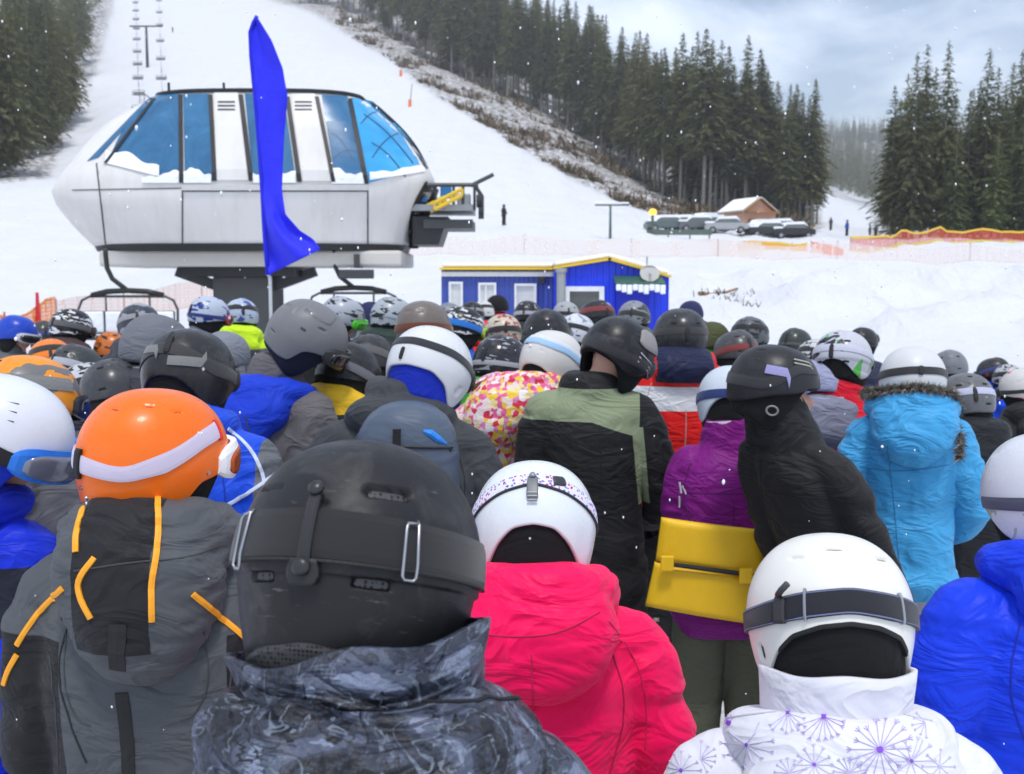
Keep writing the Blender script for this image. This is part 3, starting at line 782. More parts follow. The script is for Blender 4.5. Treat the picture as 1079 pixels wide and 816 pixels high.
mb = MB(); mb.box((0, 0, 10.1), (8.0, .35, .3)); mb.build('crossarm', DGREY, PY)
# T-shaped pylon right of the station
x0 = x_at(642, 88); g = tz(x0, 88)
PY = empty('drag_lift_pylon', (x0, 88, g - .2), 'small green T-shaped pylon beside the piste left of the parked cars', 'lift pylon')
mb = MB(); mb.tube([(0, 0, 0), (0, 0, 2.9)], [.13, .10], 10); mb.build('mast', flat((.10, .14, .13), .6), PY, smooth=True)
mb = MB(); mb.box((.1, 0, 2.95), (2.8, .2, .12)); mb.build('crossarm', flat((.12, .13, .13), .6), PY)
mb = MB(); mb.box((.1, 0, 3.12), (2.9, .3, .14), bev=.05); mb.build('snow_cap', SNOWM, PY)

# ================================================================ FEATHER FLAG
FY = 13.0
L_ = [(264, 34), (265, 60), (269, 100), (273, 150), (277, 200), (279, 240), (281, 268), (283, 290)]
R_ = [(271, 18), (286, 42), (298, 72), (303, 102), (299, 150), (297, 200), (301, 226), (316, 243), (330, 252), (338, 263)]
def interp_pl(pl, t_):
    pl = np.array(pl, float); s = np.r_[0, np.cumsum(np.hypot(*np.diff(pl, axis=0).T))]; s /= s[-1]
    return np.interp(t_, s, pl[:, 0]), np.interp(t_, s, pl[:, 1])
v = []; nu, nv_ = 28, 70
for j in range(nv_ + 1):
    b = j / nv_; l_ = interp_pl(L_, b); r_ = interp_pl(R_, b)
    for i in range(nu + 1):
        a = i / nu; px = l_[0] * (1 - a) + r_[0] * a; py = l_[1] * (1 - a) + r_[1] * a
        w = sstep(b, .55, .95) * .10
        yy = FY + .06 * math.sin(a * 4 + b * 4) * a + w * math.sin(a * 8 - b * 13) + .02 * math.sin(b * 13 + a * 3) * a - .35 * a * sstep(b, .6, 1) + .05 * (fbm(np.array([[a * 2.2, b * 9, 0]]), 5, 3)[0] - .45)
        v.append(P(px, py, yy))
f = [(j * (nu + 1) + i, j * (nu + 1) + i + 1, (j + 1) * (nu + 1) + i + 1, (j + 1) * (nu + 1) + i) for j in range(nv_) for i in range(nu)]
FL = empty('feather_flag', (P(284, 290, FY).x, FY, 0), 'tall plain blue feather flag curling at its lower edge in front of the lift station', 'flag')
for p in v: p -= FL.location
m = mesh_from(v, f, 'banner'); fo = mk('banner', m, cloth((.030, .034, .78), rough=.6, wr=.5, sheen=.3), FL); md = fo.modifiers.new('s', 'SOLIDIFY'); md.thickness = .004
pp = [P(284.5, 292, FY) - FL.location] + [P(x - .5, y, FY + .012) - FL.location for x, y in reversed(L_)] + [P(267, 24, FY) - FL.location, P(271, 17, FY) - FL.location]
mb = MB(); mb.tube([Vector((p.x, p.y, p.z)) for p in pp[1:]], [.030] * 4 + [.024] * (len(pp) - 5), 8); mb.build('pole_sleeve', cloth((.022, .026, .60), rough=.7, wr=.4), FL, smooth=True)
mb = MB(); mb.tube([(pp[0].x, 0, 0)] + pp, [.022] * 6 + [.014] * (len(pp) - 5), 8); mb.build('pole', flat((.55, .55, .55), .35, .6), FL, smooth=True)
mb = MB(); mb.box((pp[0].x, 0, .04), (.5, .5, .06), bev=.015); mb.build('foot_plate', DGREY, FL)

# ================================================================ BLUE CABINS
def corr(col, k=46):
    t = NT('corrugated_sheet'); co = t.coord(); sx = t.n('ShaderNodeSeparateXYZ'); t.l(co, sx.inputs[0])
    h = t.math('SINE', t.math('MULTIPLY', sx.outputs[0], k)); h = t.math('MINIMUM', t.math('MAXIMUM', t.math('MULTIPLY', h, 1.6), -1.0), 1.0)
    c = t.mix(t.noise(co, 2.5, 5), tuple(x * .85 for x in col), col)
    return t.pbr(c, .45, 0, .5, t.bump(h, .6, .03))
BLUE1, BLUE2 = corr((.008, .045, .80), 50), corr((.055, .095, .42), 60)
YEL = flat((.78, .52, .04), .5); WFR = flat((.75, .75, .76), .45); PANE = flat((.10, .11, .11), .1, 0, 0, spec=.8); PANEW = flat((.62, .63, .62), .15)
def cabin(px0, px1, yf, depth, prof, label, mat, fasc):
    xs = [P(a, 320, yf).x for a in (px0, px1)]
    e = empty('cabin', ((xs[0] + xs[1]) / 2, yf, 0), label, 'cabin'); ox = e.location.x
    poly = [(xs[0] - ox, 0)] + [(P(a, b, yf).x - ox, P(a, b, yf).z) for a, b in prof] + [(xs[1] - ox, 0)]
    mb = MB(); mb.prism(poly, 0, depth); mb.build('wall', mat, e)
    top = poly[1:-1]
    mb = MB()
    for (xa, za), (xb, zb2) in zip(top, top[1:]):
        L = math.hypot(xb - xa, zb2 - za); mb.box(((xa + xb) / 2, depth / 2, (za + zb2) / 2 + .035), (L + .06, depth + .24, .05), ry=-math.atan2(zb2 - za, xb - xa))
    rf = mb.build('roof', fasc, e)
    mb = MB()
    for (xa, za), (xb, zb2) in zip(top, top[1:]):
        L = math.hypot(xb - xa, zb2 - za); mb.box(((xa + xb) / 2, depth / 2 + .1, (za + zb2) / 2 + .115), (L, depth, .09), ry=-math.atan2(zb2 - za, xb - xa), bev=.04)
    mb.build('roof_snow', SNOWM, rf)
    return e, ox
def cwin(e, ox, yf, x0, y0, x1, y1, pane, fr=.05, split=0):
    a, b = P(x0, y0, yf), P(x1, y1, yf); w, h = b.x - a.x, a.z - b.z; cx, cz = (a.x + b.x) / 2 - ox, (a.z + b.z) / 2
    mb = MB()
    for s in (-1, 1):
        mb.box((cx + s * (w / 2 - fr / 2), -.03, cz), (fr, .08, h)); mb.box((cx, -.028, cz + s * (h / 2 - fr / 2)), (w - 2 * fr - .002, .08, fr))
    if split: mb.box((cx + (split - .5) * w, -.026, cz), (fr * .8, .06, h - 2 * fr - .004))
    o = mb.build('window', WFR, e)
    mb = MB(); mb.box((cx, -.008, cz), (w - 2 * fr, .02, h - 2 * fr)); mb.build('pane', pane, o)
C1, ox = cabin(585, 705, 21.6, 4.5, [(585, 284), (642, 275), (705, 293)], 'bright blue metal cabin with a shallow gable, dark window and door awning', BLUE1, YEL)
cwin(C1, ox, 21.6, 595, 302, 636, 352, PANE, .10)
mb = MB(); a = P(591.5, 287, 21.4); mb.tube([(a.x - ox, -.14, .2), (a.x - ox, -.14, a.z)], .095, 12); mb.tube([(a.x - ox, -.14, a.z - .001), (a.x - ox, -.14, a.z + .08)], .12, 12); mb.build('flue_pipe', flat((.35, .36, .36), .5, .4), C1, smooth=False)
a, b = P(646, 293, 21.5), P(697, 300, 21.5)
mb = MB(); mb.box(((a.x + b.x) / 2 - ox, -.35, a.z - .05), (b.x - a.x, .75, .04), rx=.22); aw = mb.build('awning', flat((.03, .10, .07), .5), C1)
mb = MB()
for k in range(9):
    xx = a.x - ox + (k + .5) * (b.x - a.x) / 9; mb.box((xx, -.70, a.z - .19 - .02 * (k % 3)), ((b.x - a.x) / 9.6, .05, .13 + .03 * ((k * 7) % 3)), bev=.02)
mb.build('icicle_fringe', SNOWM, aw)
a, b = P(650, 306, 21.6), P(684, 306, 21.6)
mb = MB(); mb.box(((a.x + b.x) / 2 - ox, -.025, 1.0), (b.x - a.x, .05, 1.95)); dr = mb.build('door', flat((.008, .02, .5), .4), C1)
mb = MB(); mb.box((b.x - ox - .1, -.07, 1.0), (.03, .05, .12)); mb.build('handle', METAL(), dr)
mb = MB(); c = P(685, 288, 21.1); _dy = -.26
mb.tube([(c.x - ox, -.10 + _dy, c.z - .02), (c.x - ox, -.16 + _dy, c.z - .02), (c.x - ox, -.19 + _dy, c.z)], [.08, .18, .20], 20); mb.tube([(c.x - ox, -.18 + _dy, c.z), (c.x - ox, -.45 + _dy, c.z - .05)], .015, 6); mb.tube([(c.x - ox, -.1 + _dy, c.z), (c.x - ox, .05, c.z - .1), (c.x - ox + .02, .15, c.z + .35)], .02, 6); mb.build('satellite_dish', flat((.36, .36, .35), .5), C1)
C2, ox = cabin(465, 583, 22.6, 2.4, [(465, 285), (583, 285)], 'duller blue container cabin with three narrow white windows left of the gabled cabin', BLUE2, YEL)
mb = MB(); a, b = P(465, 289, 22.5), P(583, 289, 22.5); mb.box(((a.x + b.x) / 2 - ox, -.05, a.z), (b.x - a.x, .08, .10)); mb.build('gutter', flat((.55, .55, .53), .5), C2)
cwin(C2, ox, 22.6, 473, 297, 488, 340, PANEW, .05); cwin(C2, ox, 22.6, 504, 298, 523, 340, PANEW, .05, .42); cwin(C2, ox, 22.6, 542, 299, 565, 345, PANEW, .05)
mb = MB(); a = P(571, 290, 22.4); mb.box((a.x - ox, -.12, a.z - .12), (.14, .2, .14), bev=.02); mb.build('floodlight', DARK, C2)

# ================================================================ FENCES
def netmat(col, cov, sc=7.5):
    t = NT('fence_netting'); co = t.coord()
    v_ = t.voro(co, sc, 'DISTANCE_TO_EDGE', 'Distance', .2)
    a = t.math('ADD', t.math('MULTIPLY', t.math('LESS_THAN', v_, .10), .5), cov)
    b = t.n('ShaderNodeBsdfDiffuse'); b.inputs[0].default_value = (*col, 1); tr = t.n('ShaderNodeBsdfTransparent'); m = t.n('ShaderNodeMixShader')
    t.l(a, m.inputs[0]); t.l(tr.outputs[0], m.inputs[1]); t.l(b.outputs[0], m.inputs[2]); t.l(m.outputs[0], t.out.inputs[0]); return t.m
def fence(pts, h, col, cov, label, band=None, post=5.0, name='net_fence', postcol=(.4, .3, .25)):
    """pts: (px, d); net hanging between thin posts, on the snow"""
    W0 = [Vector((x_at(a, d), d, 0)) for a, d in pts]
    for p in W0: p.z = tz(p.x, p.y)
    fine = []
    for a, b in zip(W0, W0[1:]):
        n = max(2, int((b - a).length / 1.0))
        for k in range(n): p = a.lerp(b, k / n); p.z = tz(p.x, p.y); fine.append(p)
    fine.append(W0[-1])
    e = empty(name, fine[0], label, 'fence'); o = fine[0].copy(); fine = [p - o for p in fine]
    top = [h * (1 + .10 * math.sin(i * 1.1) - .10 * abs(math.sin(i * .43))) for i in range(len(fine))]
    v = []; f = []
    for i, p in enumerate(fine): v += [p + Vector((0, 0, -.05)), p + Vector((0, 0, top[i]))]
    for i in range(len(fine) - 1): f.append((2 * i, 2 * i + 2, 2 * i + 3, 2 * i + 1))
    mk('net', mesh_from(v, f, 'net'), netmat(col, cov), e, smooth=False)
    if band:
        for off_, bc, bw in band:
            v = []; f = []
            for i, p in enumerate(fine): v += [p + Vector((0, -.03, top[i] * off_)), p + Vector((0, -.03, top[i] * off_ + bw))]
            for i in range(len(fine) - 1): f.append((2 * i, 2 * i + 2, 2 * i + 3, 2 * i + 1))
            bo = mk('band', mesh_from(v, f, 'band'), flat(bc, .6), e, smooth=False); md = bo.modifiers.new('s', 'SOLIDIFY'); md.thickness = .02
    acc = 0; last = None
    for i, p in enumerate(fine):
        if last is None or (p - last).length > post:
            mb = MB(); mb.tube([p + Vector((0, .03, -.2)), p + Vector((0, .03, top[i] + .1))], .03, 6); mb.build('post', flat(postcol, .7), e); last = p
fence([(432, 66), (520, 67), (600, 68), (760, 68.5), (800, 69)], 1.15, (.80, .70, .65), .40, 'long faded pale pink net fence above the blue cabins', post=7)
fence([(755, 66.5), (860, 67), (960, 66), (1079, 64), (1180, 64)], 1.0, (.80, .69, .64), .34, 'faded pale pink net fence across the open snow at the right', post=7)
fence([(776, 78), (805, 76), (832, 75), (848, 75)], .6, (.85, .42, .04), .8, 'low yellow net fence sagging below the parked cars', [(.75, (.85, .55, .05), .12)], post=4)
fence([(852, 74), (872, 73), (886, 73)], .7, (.85, .16, .03), .85, 'short bright orange net fence left of the right-hand trees', post=4)
fence([(893, 78), (930, 80), (965, 86), (1000, 90), (1079, 93), (1180, 95)], 1.1, (.66, .12, .07), .35, 'long red net fence with yellow edges under the right-hand trees', [(.92, (.85, .55, .05), .16), (.02, (.75, .62, .05), .14)], post=5)
fence([(-60, 27), (5, 30.5), (40, 33.5), (60, 36)], 1.15, (.90, .26, .05), .50, 'orange net fence at the left edge of the snow field', [(.9, (.90, .50, .05), .05)], post=2.6, postcol=(.7, .1, .05))
fence([(60, 36), (110, 39), (190, 43), (280, 46)], 1.0, (.80, .58, .48), .33, 'faded net fence running behind the hanging chair at the left', post=4)
mb = MB(); x0 = x_at(41, 33.4); g = tz(x0, 33.4)
CN = empty('marker_cone', (x0, 33.4, g), 'red marker post with an orange base at the bend of the left fence', 'marker')
mb.tube([(0, 0, 0), (0, 0, .5)], [.28, .06], 14); mb.build('cone', flat((.85, .16, .03), .5), CN, smooth=True)
mb = MB(); mb.tube([(0, 0, .45), (0, 0, 1.55)], [.09, .05], 8); mb.build('post', flat((.6, .02, .03), .5), CN)
for px, d in ((434, 205), (425, 250)):
    x0 = x_at(px, d); g = tz(x0, d); e = empty('piste_marker', (x0, d, g - .1), 'orange-footed marker pole on the upper piste near the wood' if px == 434 else 'smaller marker pole higher on the piste', 'marker')
    mb = MB(); mb.tube([(0, 0, 0), (.5, 0, 4.4)], .09, 6); mb.build('pole', flat((.3, .2, .18), .6), e)
    mb = MB(); mb.tube([(0, 0, 0), (.06, 0, 1.4)], .32, 10); mb.build('pad', flat((.85, .2, .04), .6), e)
mb = MB(); x0, x1 = x_at(736, 45), x_at(776, 47); mb.tube([(x0, 45, tz(x0, 45) + .10), ((x0 + x1) / 2, 46, tz((x0 + x1) / 2, 46) + .12), (x1, 47, tz(x1, 47) + .08)], [.09, .08, .04], 7)
tag(mb.build('wooden_pole', flat((.26, .15, .07), .9), None), 'brown wooden pole lying on the snow right of the blue cabins', 'pole')

# ================================================================ CHALET, CARS, LAMP
cx0, cd = x_at(785, 118), 118.0; g = tz(cx0, cd)
CH = empty('chalet', (cx0, cd, g - .4), 'small wooden chalet with pink walls and a snowy roof among the parked cars', 'chalet', None, rad(24), .84)
mb = MB(); mb.prism([(-2.6, 0), (-2.6, 2.9), (0, 4.6), (2.6, 2.9), (2.6, 0)], -2.5, 2.5); mb.build('wall', flat((.60, .34, .24), .8, 0, .2, 5), CH)
rf = None
for s in (-1, 1):
    mb = MB(); mb.box((s * 1.45, 0, 3.88), (3.5, 5.9, .12), ry=s * .58); rf = mb.build('roof', flat((.34, .19, .08), .7), CH)
    mb = MB(); mb.box((s * 1.52, .1, 4.06), (3.2 , 5.5, .24), ry=s * .58, bev=.08); mb.build('roof_snow', SNOWM, rf)
for px in (-1.3, 1.2):
    mb = MB(); mb.box((px, -2.53, 1.6), (.9, .08, 1.0)); w_ = mb.build('window', flat((.3, .16, .06), .6), CH); mb = MB(); mb.box((px, -2.56, 1.6), (.7, .06, .8)); mb.build('pane', PANE, w_)
mb = MB(); mb.box((0, -2.9, 3.0), (4.6, .9, .12)); mb.build('balcony', flat((.42, .22, .08), .7), CH)
cb_ = MB(); 
def car_parts():
    b = MB(); prof = [(-2.1, .35), (-2.15, .75), (-1.9, .95), (-1.2, 1.02), (-.75, 1.42), (.9, 1.45), (1.55, 1.0), (2.05, .9), (2.12, .4)]
    b.prism(prof, -.85, .85); body = b.mesh('body')
    bm = bmesh.new(); bm.from_mesh(body); bmesh.ops.bevel(bm, geom=list(bm.edges), offset=.06, segments=2, affect='EDGES'); bm.to_mesh(body); bm.free()
    w = MB(); w.prism([(-1.15, 1.03), (-.74, 1.36), (.85, 1.38), (1.35, 1.03)], -.862, .862); glass = w.mesh('window')
    s = MB(); s.prism([(-1.15, 1.12), (-.78, 1.62), (.9, 1.66), (1.35, 1.2), (.95, 1.40), (-.74, 1.38)], -.84, .84); roof = s.mesh('roof_snow')
    h = MB(); h.box((-1.62, 0, 1.06), (.95, 1.62, .2), bev=.07); hood = h.mesh('bonnet_snow')
    k = MB(); k.tube([(0, -.1, 0), (0, .1, 0)], .33, 16); wh = k.mesh('wheel')
    r_ = MB(); r_.tube([(0, -.11, 0), (0, .11, 0)], .19, 12); rim = r_.mesh('rim')
    return body, glass, roof, hood, wh, rim
CP = car_parts(); TYRE = flat((.02, .02, .02), .8)
for k, (px, d, rz, c) in enumerate(((700, 106, 8, (.09, .13, .13)), (716, 107, -6, (.03, .03, .035)), (733, 106, 4, (.12, .13, .14)), (748, 108, 12, (.02, .04, .09)), (763, 104, -8, (.35, .36, .37)), (757, 113, 20, (.03, .035, .035)), (806, 104, 6, (.025, .03, .03)), (819, 106, -10, (.08, .10, .12)), (832, 104, 2, (.02, .02, .025)), (800, 112, 14, (.04, .10, .12)), (741, 115, 30, (.05, .05, .06)))):
    x0 = x_at(px, d); e = empty('parked_car', (x0, d, tz(x0, d) - .08), 'snow-covered car parked in the row below the middle wood', 'car', 'snowy cars parked by the chalet', rad(rz))
    mk('body', CP[0], flat(c, .3), e, smooth=False); mk('window', CP[1], PANE, e, smooth=False); mk('roof_snow', CP[2], SNOWM, e, smooth=False); mk('bonnet_snow', CP[3], SNOWM, e, smooth=False)
    for sx in (-1.35, 1.35):
        for sy in (-.78, .78):
            o = mk('wheel', CP[4], TYRE, e, smooth=False); o.location = (sx, sy, .33); r2 = mk('rim', CP[5], GALV, o, smooth=False)
x0, d = x_at(686, 96), 96; g = tz(x0, d)
LP = empty('lamp_post', (x0, d, g - .2), 'lit yellow lamp on a short post at the near end of the parked cars', 'lamp')
mb = MB(); mb.tube([(0, 0, 0), (0, 0, 2.0)], .12, 8); mb.build('post', flat((.08, .10, .07), .6), LP)
t = NT('lamp_glow'); em = t.n('ShaderNodeEmission'); em.inputs[0].default_value = (1, .62, .10, 1); em.inputs[1].default_value = 2.2; t.l(em.outputs[0], t.out.inputs[0])
mb = MB(); mb.ell((0, -.05, 2.2), (.36, .22, .30)); mb.build('lamp_head', t.m, LP, smooth=True)
mb = MB(); x0 = x_at(714, 97); mb.box((0, 0, .55), (6.0, .12, .5)); 
for k in (-2.8, -1, 1, 2.8): mb.box((k, .09, .4), (.12, .06, .9))
o = mb.build('board_fence', flat((.10, .13, .11), .7), None); o.location = (x0, 97, tz(x0, 97)); tag(o, 'low dark board fence in front of the parked cars', 'fence')
# ================================================================ HELMETS
HA, HB, HC, HLOW = .128, .146, .140, .155
def hp(phi, al, off=0.0):
    phi = np.radians(np.asarray(phi, float)); al = np.asarray(al, float); off = np.asarray(off, float)
    phi, al, off = np.broadcast_arrays(phi, al, off)
    up = al <= 90; a = np.radians(np.minimum(al, 90)); tt = np.maximum(al - 90, 0) / 90
    r = np.where(up, np.sin(a) ** .84, 1 - .34 * tt ** 1.5); z = np.where(up, HC * np.maximum(np.cos(a), 0) ** .93, -HLOW * tt)
    x = HA * r * np.sin(phi); y = HB * r * np.cos(phi)
    n = np.stack([x / HA ** 2, y / HB ** 2, np.where(up, z / HC ** 2, .55 * z / HC ** 2)], -1)
    n /= np.linalg.norm(n, axis=-1, keepdims=True) + 1e-9
    return np.stack([x, y, z], -1) + n * off[..., None]
RIMS = {   # |phi| : polar angle of the lower edge of the shell
 'low':  [(0, 80), (40, 84), (58, 100), (80, 122), (100, 140), (125, 140), (150, 130), (180, 127)],
 'arch': [(0, 80), (45, 85), (66, 104), (88, 132), (108, 144), (125, 139), (142, 118), (160, 101), (180, 97)],
 'short': [(0, 80), (45, 84), (66, 97), (90, 106), (110, 116), (135, 126), (160, 128), (180, 126)],
 'cap':  [(0, 84), (60, 96), (90, 112), (120, 126), (180, 130)],
 'nape': [(0, 80), (45, 84), (66, 97), (90, 112), (110, 122), (135, 112), (160, 104), (180, 102)],
}
def rim(style, phi):
    p = np.abs((np.asarray(phi) + 180) % 360 - 180); t = RIMS[style]; return np.interp(p, [a for a, _ in t], [b for _, b in t])
def sdbox(phi, al, ft):
    u = np.radians((phi - ft['phi'] + 180) % 360 - 180) * .139 * np.sin(np.radians(np.clip(al, 25, 120))); v = np.radians(al - ft['al']) * .145
    rt = rad(ft.get('rot', 0)); u, v = u * math.cos(rt) + v * math.sin(rt), -u * math.sin(rt) + v * math.cos(rt)
    rc = ft.get('rc', .004); qx = np.abs(u) - ft['w'] + rc; qy = np.abs(v) - ft['h'] + rc
    return np.hypot(np.maximum(qx, 0), np.maximum(qy, 0)) + np.minimum(np.maximum(qx, qy), 0) - rc
def shell_mesh(style, feats=(), nphi=96, nal=44, th=.009):
    phi = np.linspace(0, 360, nphi, endpoint=False); am = rim(style, phi)
    if nphi < 60: am = (np.roll(am, 1) + am + np.roll(am, -1)) / 3
    else:
        for _ in range(3): am = (np.roll(am, 1) + 2 * am + np.roll(am, -1)) / 4
    s = np.linspace(0.03, 1, nal); PH, S = np.meshgrid(phi, s); AL = S * am[None, :]
    off = np.zeros_like(PH)
    for ft in feats:
        off -= ft['d'] * sstep(-sdbox(PH, AL, ft), 0, ft.get('soft', .0025))
    o = hp(PH, AL, off); i = hp(PH, AL, -th)
    # rounded rim: the last outer row is pulled in a little
    o[-1] = hp(phi, am, -.002); 
    n = nal * nphi; v = np.vstack([o.reshape(-1, 3), i.reshape(-1, 3), [[0, 0, HC]], [[0, 0, HC - th]]]); f = []
    for j in range(nal - 1):
        for k in range(nphi):
            k2 = (k + 1) % nphi; q = (j * nphi + k, j * nphi + k2, (j + 1) * nphi + k2, (j + 1) * nphi + k)
            f.append(tuple(reversed(q))); f.append(tuple(x + n for x in q))
    for k in range(nphi):
        k2 = (k + 1) % nphi; f.append((2 * n, k2, k)[::-1] if False else (2 * n, k, k2)); f.append((2 * n + 1, n + k2, n + k))
        b = (nal - 1) * nphi; f.append((b + k, b + k2, b + k2 + n, b + k + n))
    m = mesh_from(v, f, 'helmet'); bm = bmesh.new(); bm.from_mesh(m); bmesh.ops.recalc_face_normals(bm, faces=bm.faces); bm.to_mesh(m); bm.free(); return m
def hgrid(phis, al_top, al_bot, off, th, corner=0, nv=6, base=-.003):
    """solid patch lying on the helmet: phis along, al_top/al_bot arrays"""
    phis = np.asarray(phis, float); n = len(phis); at, ab = np.broadcast_to(al_top, n).astype(float), np.broadcast_to(al_bot, n).astype(float)
    mid, hw = (at + ab) / 2, (ab - at) / 2
    if corner:
        u = np.linspace(-1, 1, n); hw = hw * (1 - corner * np.abs(u) ** 8)
    w = np.linspace(-1, 1, nv + 1)
    AL = mid[:, None] + hw[:, None] * w[None, :]; PH = np.repeat(phis[:, None], nv + 1, 1)
    off = np.broadcast_to(off, n).astype(float)[:, None]; edge = np.ones_like(AL) * (off + th); edge[:, 0] -= th * .35; edge[:, -1] -= th * .35; edge[0] -= th * .35; edge[-1] -= th * .35
    top = hp(PH, AL, edge).reshape(-1, 3); bot = hp(PH, AL, np.ones_like(AL) * (off + base)).reshape(-1, 3)
    N = len(top); f = []; W_ = nv + 1
    for i in range(n - 1):
        for j in range(nv):
            q = (i * W_ + j, i * W_ + j + 1, (i + 1) * W_ + j + 1, (i + 1) * W_ + j); f.append(q); f.append(tuple(x + N for x in reversed(q)))
    per = list(range(W_)) + [i * W_ + nv for i in range(1, n)] + [(n - 1) * W_ + j for j in range(nv - 1, -1, -1)] + [i * W_ for i in range(n - 2, 0, -1)]
    for a, b in zip(per, per[1:] + per[:1]): f.append((a, a + N, b + N, b))
    m = mesh_from(np.vstack([top, bot]), f, 'patch'); bm = bmesh.new(); bm.from_mesh(m); bmesh.ops.recalc_face_normals(bm, faces=bm.faces); bm.to_mesh(m); bm.free(); return m
def hpatch(name, phi, al, w, h, mat, par, off=.001, th=.002, n=12, corner=.5, smooth=False):
    dp = math.degrees(w / .139); da = math.degrees(h / .145)
    return mk(name, hgrid(np.linspace(phi - dp, phi + dp, n), al - da, al + da, off, th, corner), mat, par, smooth=smooth)
def hstrap(name, ctrl, hw, mat, par, off=.002, th=.002, n=60, nv=4):
    """ctrl: (phi, polar) keys; hw half width in m"""
    ph = np.linspace(ctrl[0][0], ctrl[-1][0], n); c = np.interp(ph, [a for a, _ in ctrl], [b for _, b in ctrl])
    k = np.ones(7) / 7; c = np.convolve(np.pad(c, 3, mode='edge'), k, 'valid'); d = math.degrees(hw / .145)
    return mk(name, hgrid(ph, c - d, c + d, off, th, 0, nv), mat, par, smooth=False)
def htube(name, pts, r, mat, par, n=8):
    a = np.array(pts, float); mb = MB(); mb.tube([Vector(p) for p in hp(a[:, 0], a[:, 1], a[:, 2])], r, n); return mb.build(name, mat, par, smooth=True)
def liner_mesh(kind, nphi=64, nal=14):
    phi = np.linspace(0, 360, nphi, endpoint=False); p = np.abs((phi + 180) % 360 - 180)
    T = {'nape': [(0, 82), (50, 84), (62, 130), (78, 166), (98, 168), (118, 138), (140, 112), (180, 106)], 'ear': [(0, 82), (50, 84), (62, 130), (78, 168), (100, 172), (125, 156), (150, 146), (180, 143)], 'back': [(0, 82), (50, 84), (66, 125), (84, 160), (105, 168), (130, 158), (150, 152), (180, 150)],
         'cap': [(0, 84), (60, 96), (90, 112), (120, 126), (180, 130)]}[kind]
    am = np.interp(p, [a for a, _ in T], [b for _, b in T])
    for _ in range(2): am = (np.roll(am, 1) + 2 * am + np.roll(am, -1)) / 4
    S = np.linspace(.45, 1, nal)[:, None]; AL = S * am[None, :]; PH = np.repeat(phi[None, :], nal, 0)
    o = hp(PH, AL, np.full_like(AL, -.0085) + .006 * sstep(AL, 120, 150)); i = hp(PH, AL, np.full_like(AL, -.026)); o[-1] = hp(phi, am, -.010)
    n = nal * nphi; f = []
    for j in range(nal - 1):
        for k in range(nphi):
            k2 = (k + 1) % nphi; q = (j * nphi + k, j * nphi + k2, (j + 1) * nphi + k2, (j + 1) * nphi + k); f.append(tuple(reversed(q))); f.append(tuple(x + n for x in q))
    b = (nal - 1) * nphi
    for k in range(nphi): k2 = (k + 1) % nphi; f.append((b + k, b + k2, b + k2 + n, b + k + n)); f.append((k, k + n, k2 + n, k2))
    m = mesh_from(np.vstack([o.reshape(-1, 3), i.reshape(-1, 3)]), f, 'liner'); bm = bmesh.new(); bm.from_mesh(m); bmesh.ops.recalc_face_normals(bm, faces=bm.faces); bm.to_mesh(m); bm.free(); return m
LIN = {k: liner_mesh(k) for k in ('ear', 'back', 'cap', 'nape')}
_gv = lambda p, a, h, w=.0045, d=.006, rot=0: dict(phi=p, al=a, w=w, h=h, d=d, rc=.003, rot=rot, soft=.004)
_var = [[_gv(158, 50, .042), _gv(202, 50, .042), _gv(180, 30, .02, .010), dict(phi=180, al=112, w=.3, h=.04, d=.004, rc=.02, soft=.006)],
        [_gv(165, 58, .010, .020), _gv(195, 58, .010, .020), _gv(140, 52, .030, .005, .005, 15), _gv(220, 52, .030, .005, .005, -15), _gv(150, 104, .006, .016), _gv(210, 104, .006, .016)],
        [dict(phi=180, al=40, w=.032, h=.075, d=-.004, rc=.02, soft=.008), _gv(130, 70, .006, .026, .005, -20), _gv(230, 70, .006, .026, .005, 20), _gv(170, 98, .006, .010), _gv(190, 98, .006, .010)]]
SHELL_VAR = {(k, i): shell_mesh(k, _var[i], 84, 40) for k in ('low', 'arch', 'short') for i in range(3)}
SHELL_LO = {k: shell_mesh(k, (), 40, 18) for k in ('short', 'cap')}
_gp, _gq = np.linspace(-64, 64, 26), np.linspace(-54, 54, 26); _tp = lambda q: np.cos(np.radians(q / 68 * 90)) ** .8
GOG_F = hgrid(_gp, 75, 105, .018 * _tp(_gp) - .004, .009, .55, 6, -.006); GOG_L = hgrid(_gq, 79, 101, .018 * _tp(_gq) + .003, .005, .6, 6, -.004)
GOG_UF = hgrid(_gp, 46, 78, .016 * _tp(_gp) - .003, .010, .55, 6, -.006); GOG_UL = hgrid(_gq, 50, 74, .016 * _tp(_gq) + .005, .005, .6, 6, -.004)
_st = np.linspace(64, 296, 46)
def strap_m(back=88, hw=.018, side=88): 
    c = side + (back - side) * np.sin(np.radians((_st - 64) / 232 * 180)); d = math.degrees(hw / .145); return hgrid(_st, c - d, c + d, .0015, .002, 0, 3)
STRAPS = [strap_m(84), strap_m(92, .02), strap_m(76, .016, 84), strap_m(100, .016, 90), strap_m(70, .02, 66)]
VENT = [hgrid(np.linspace(p - 7, p + 7, 7), a - 2.2, a + 2.2, .0004, .0012, .6, 3) for p, a in ((150, 62), (210, 62), (152, 104), (208, 104), (180, 40), (120, 60), (240, 60))]
CLIP = hgrid(np.linspace(176, 184, 5), 70, 98, .0036, .004, .3, 8)

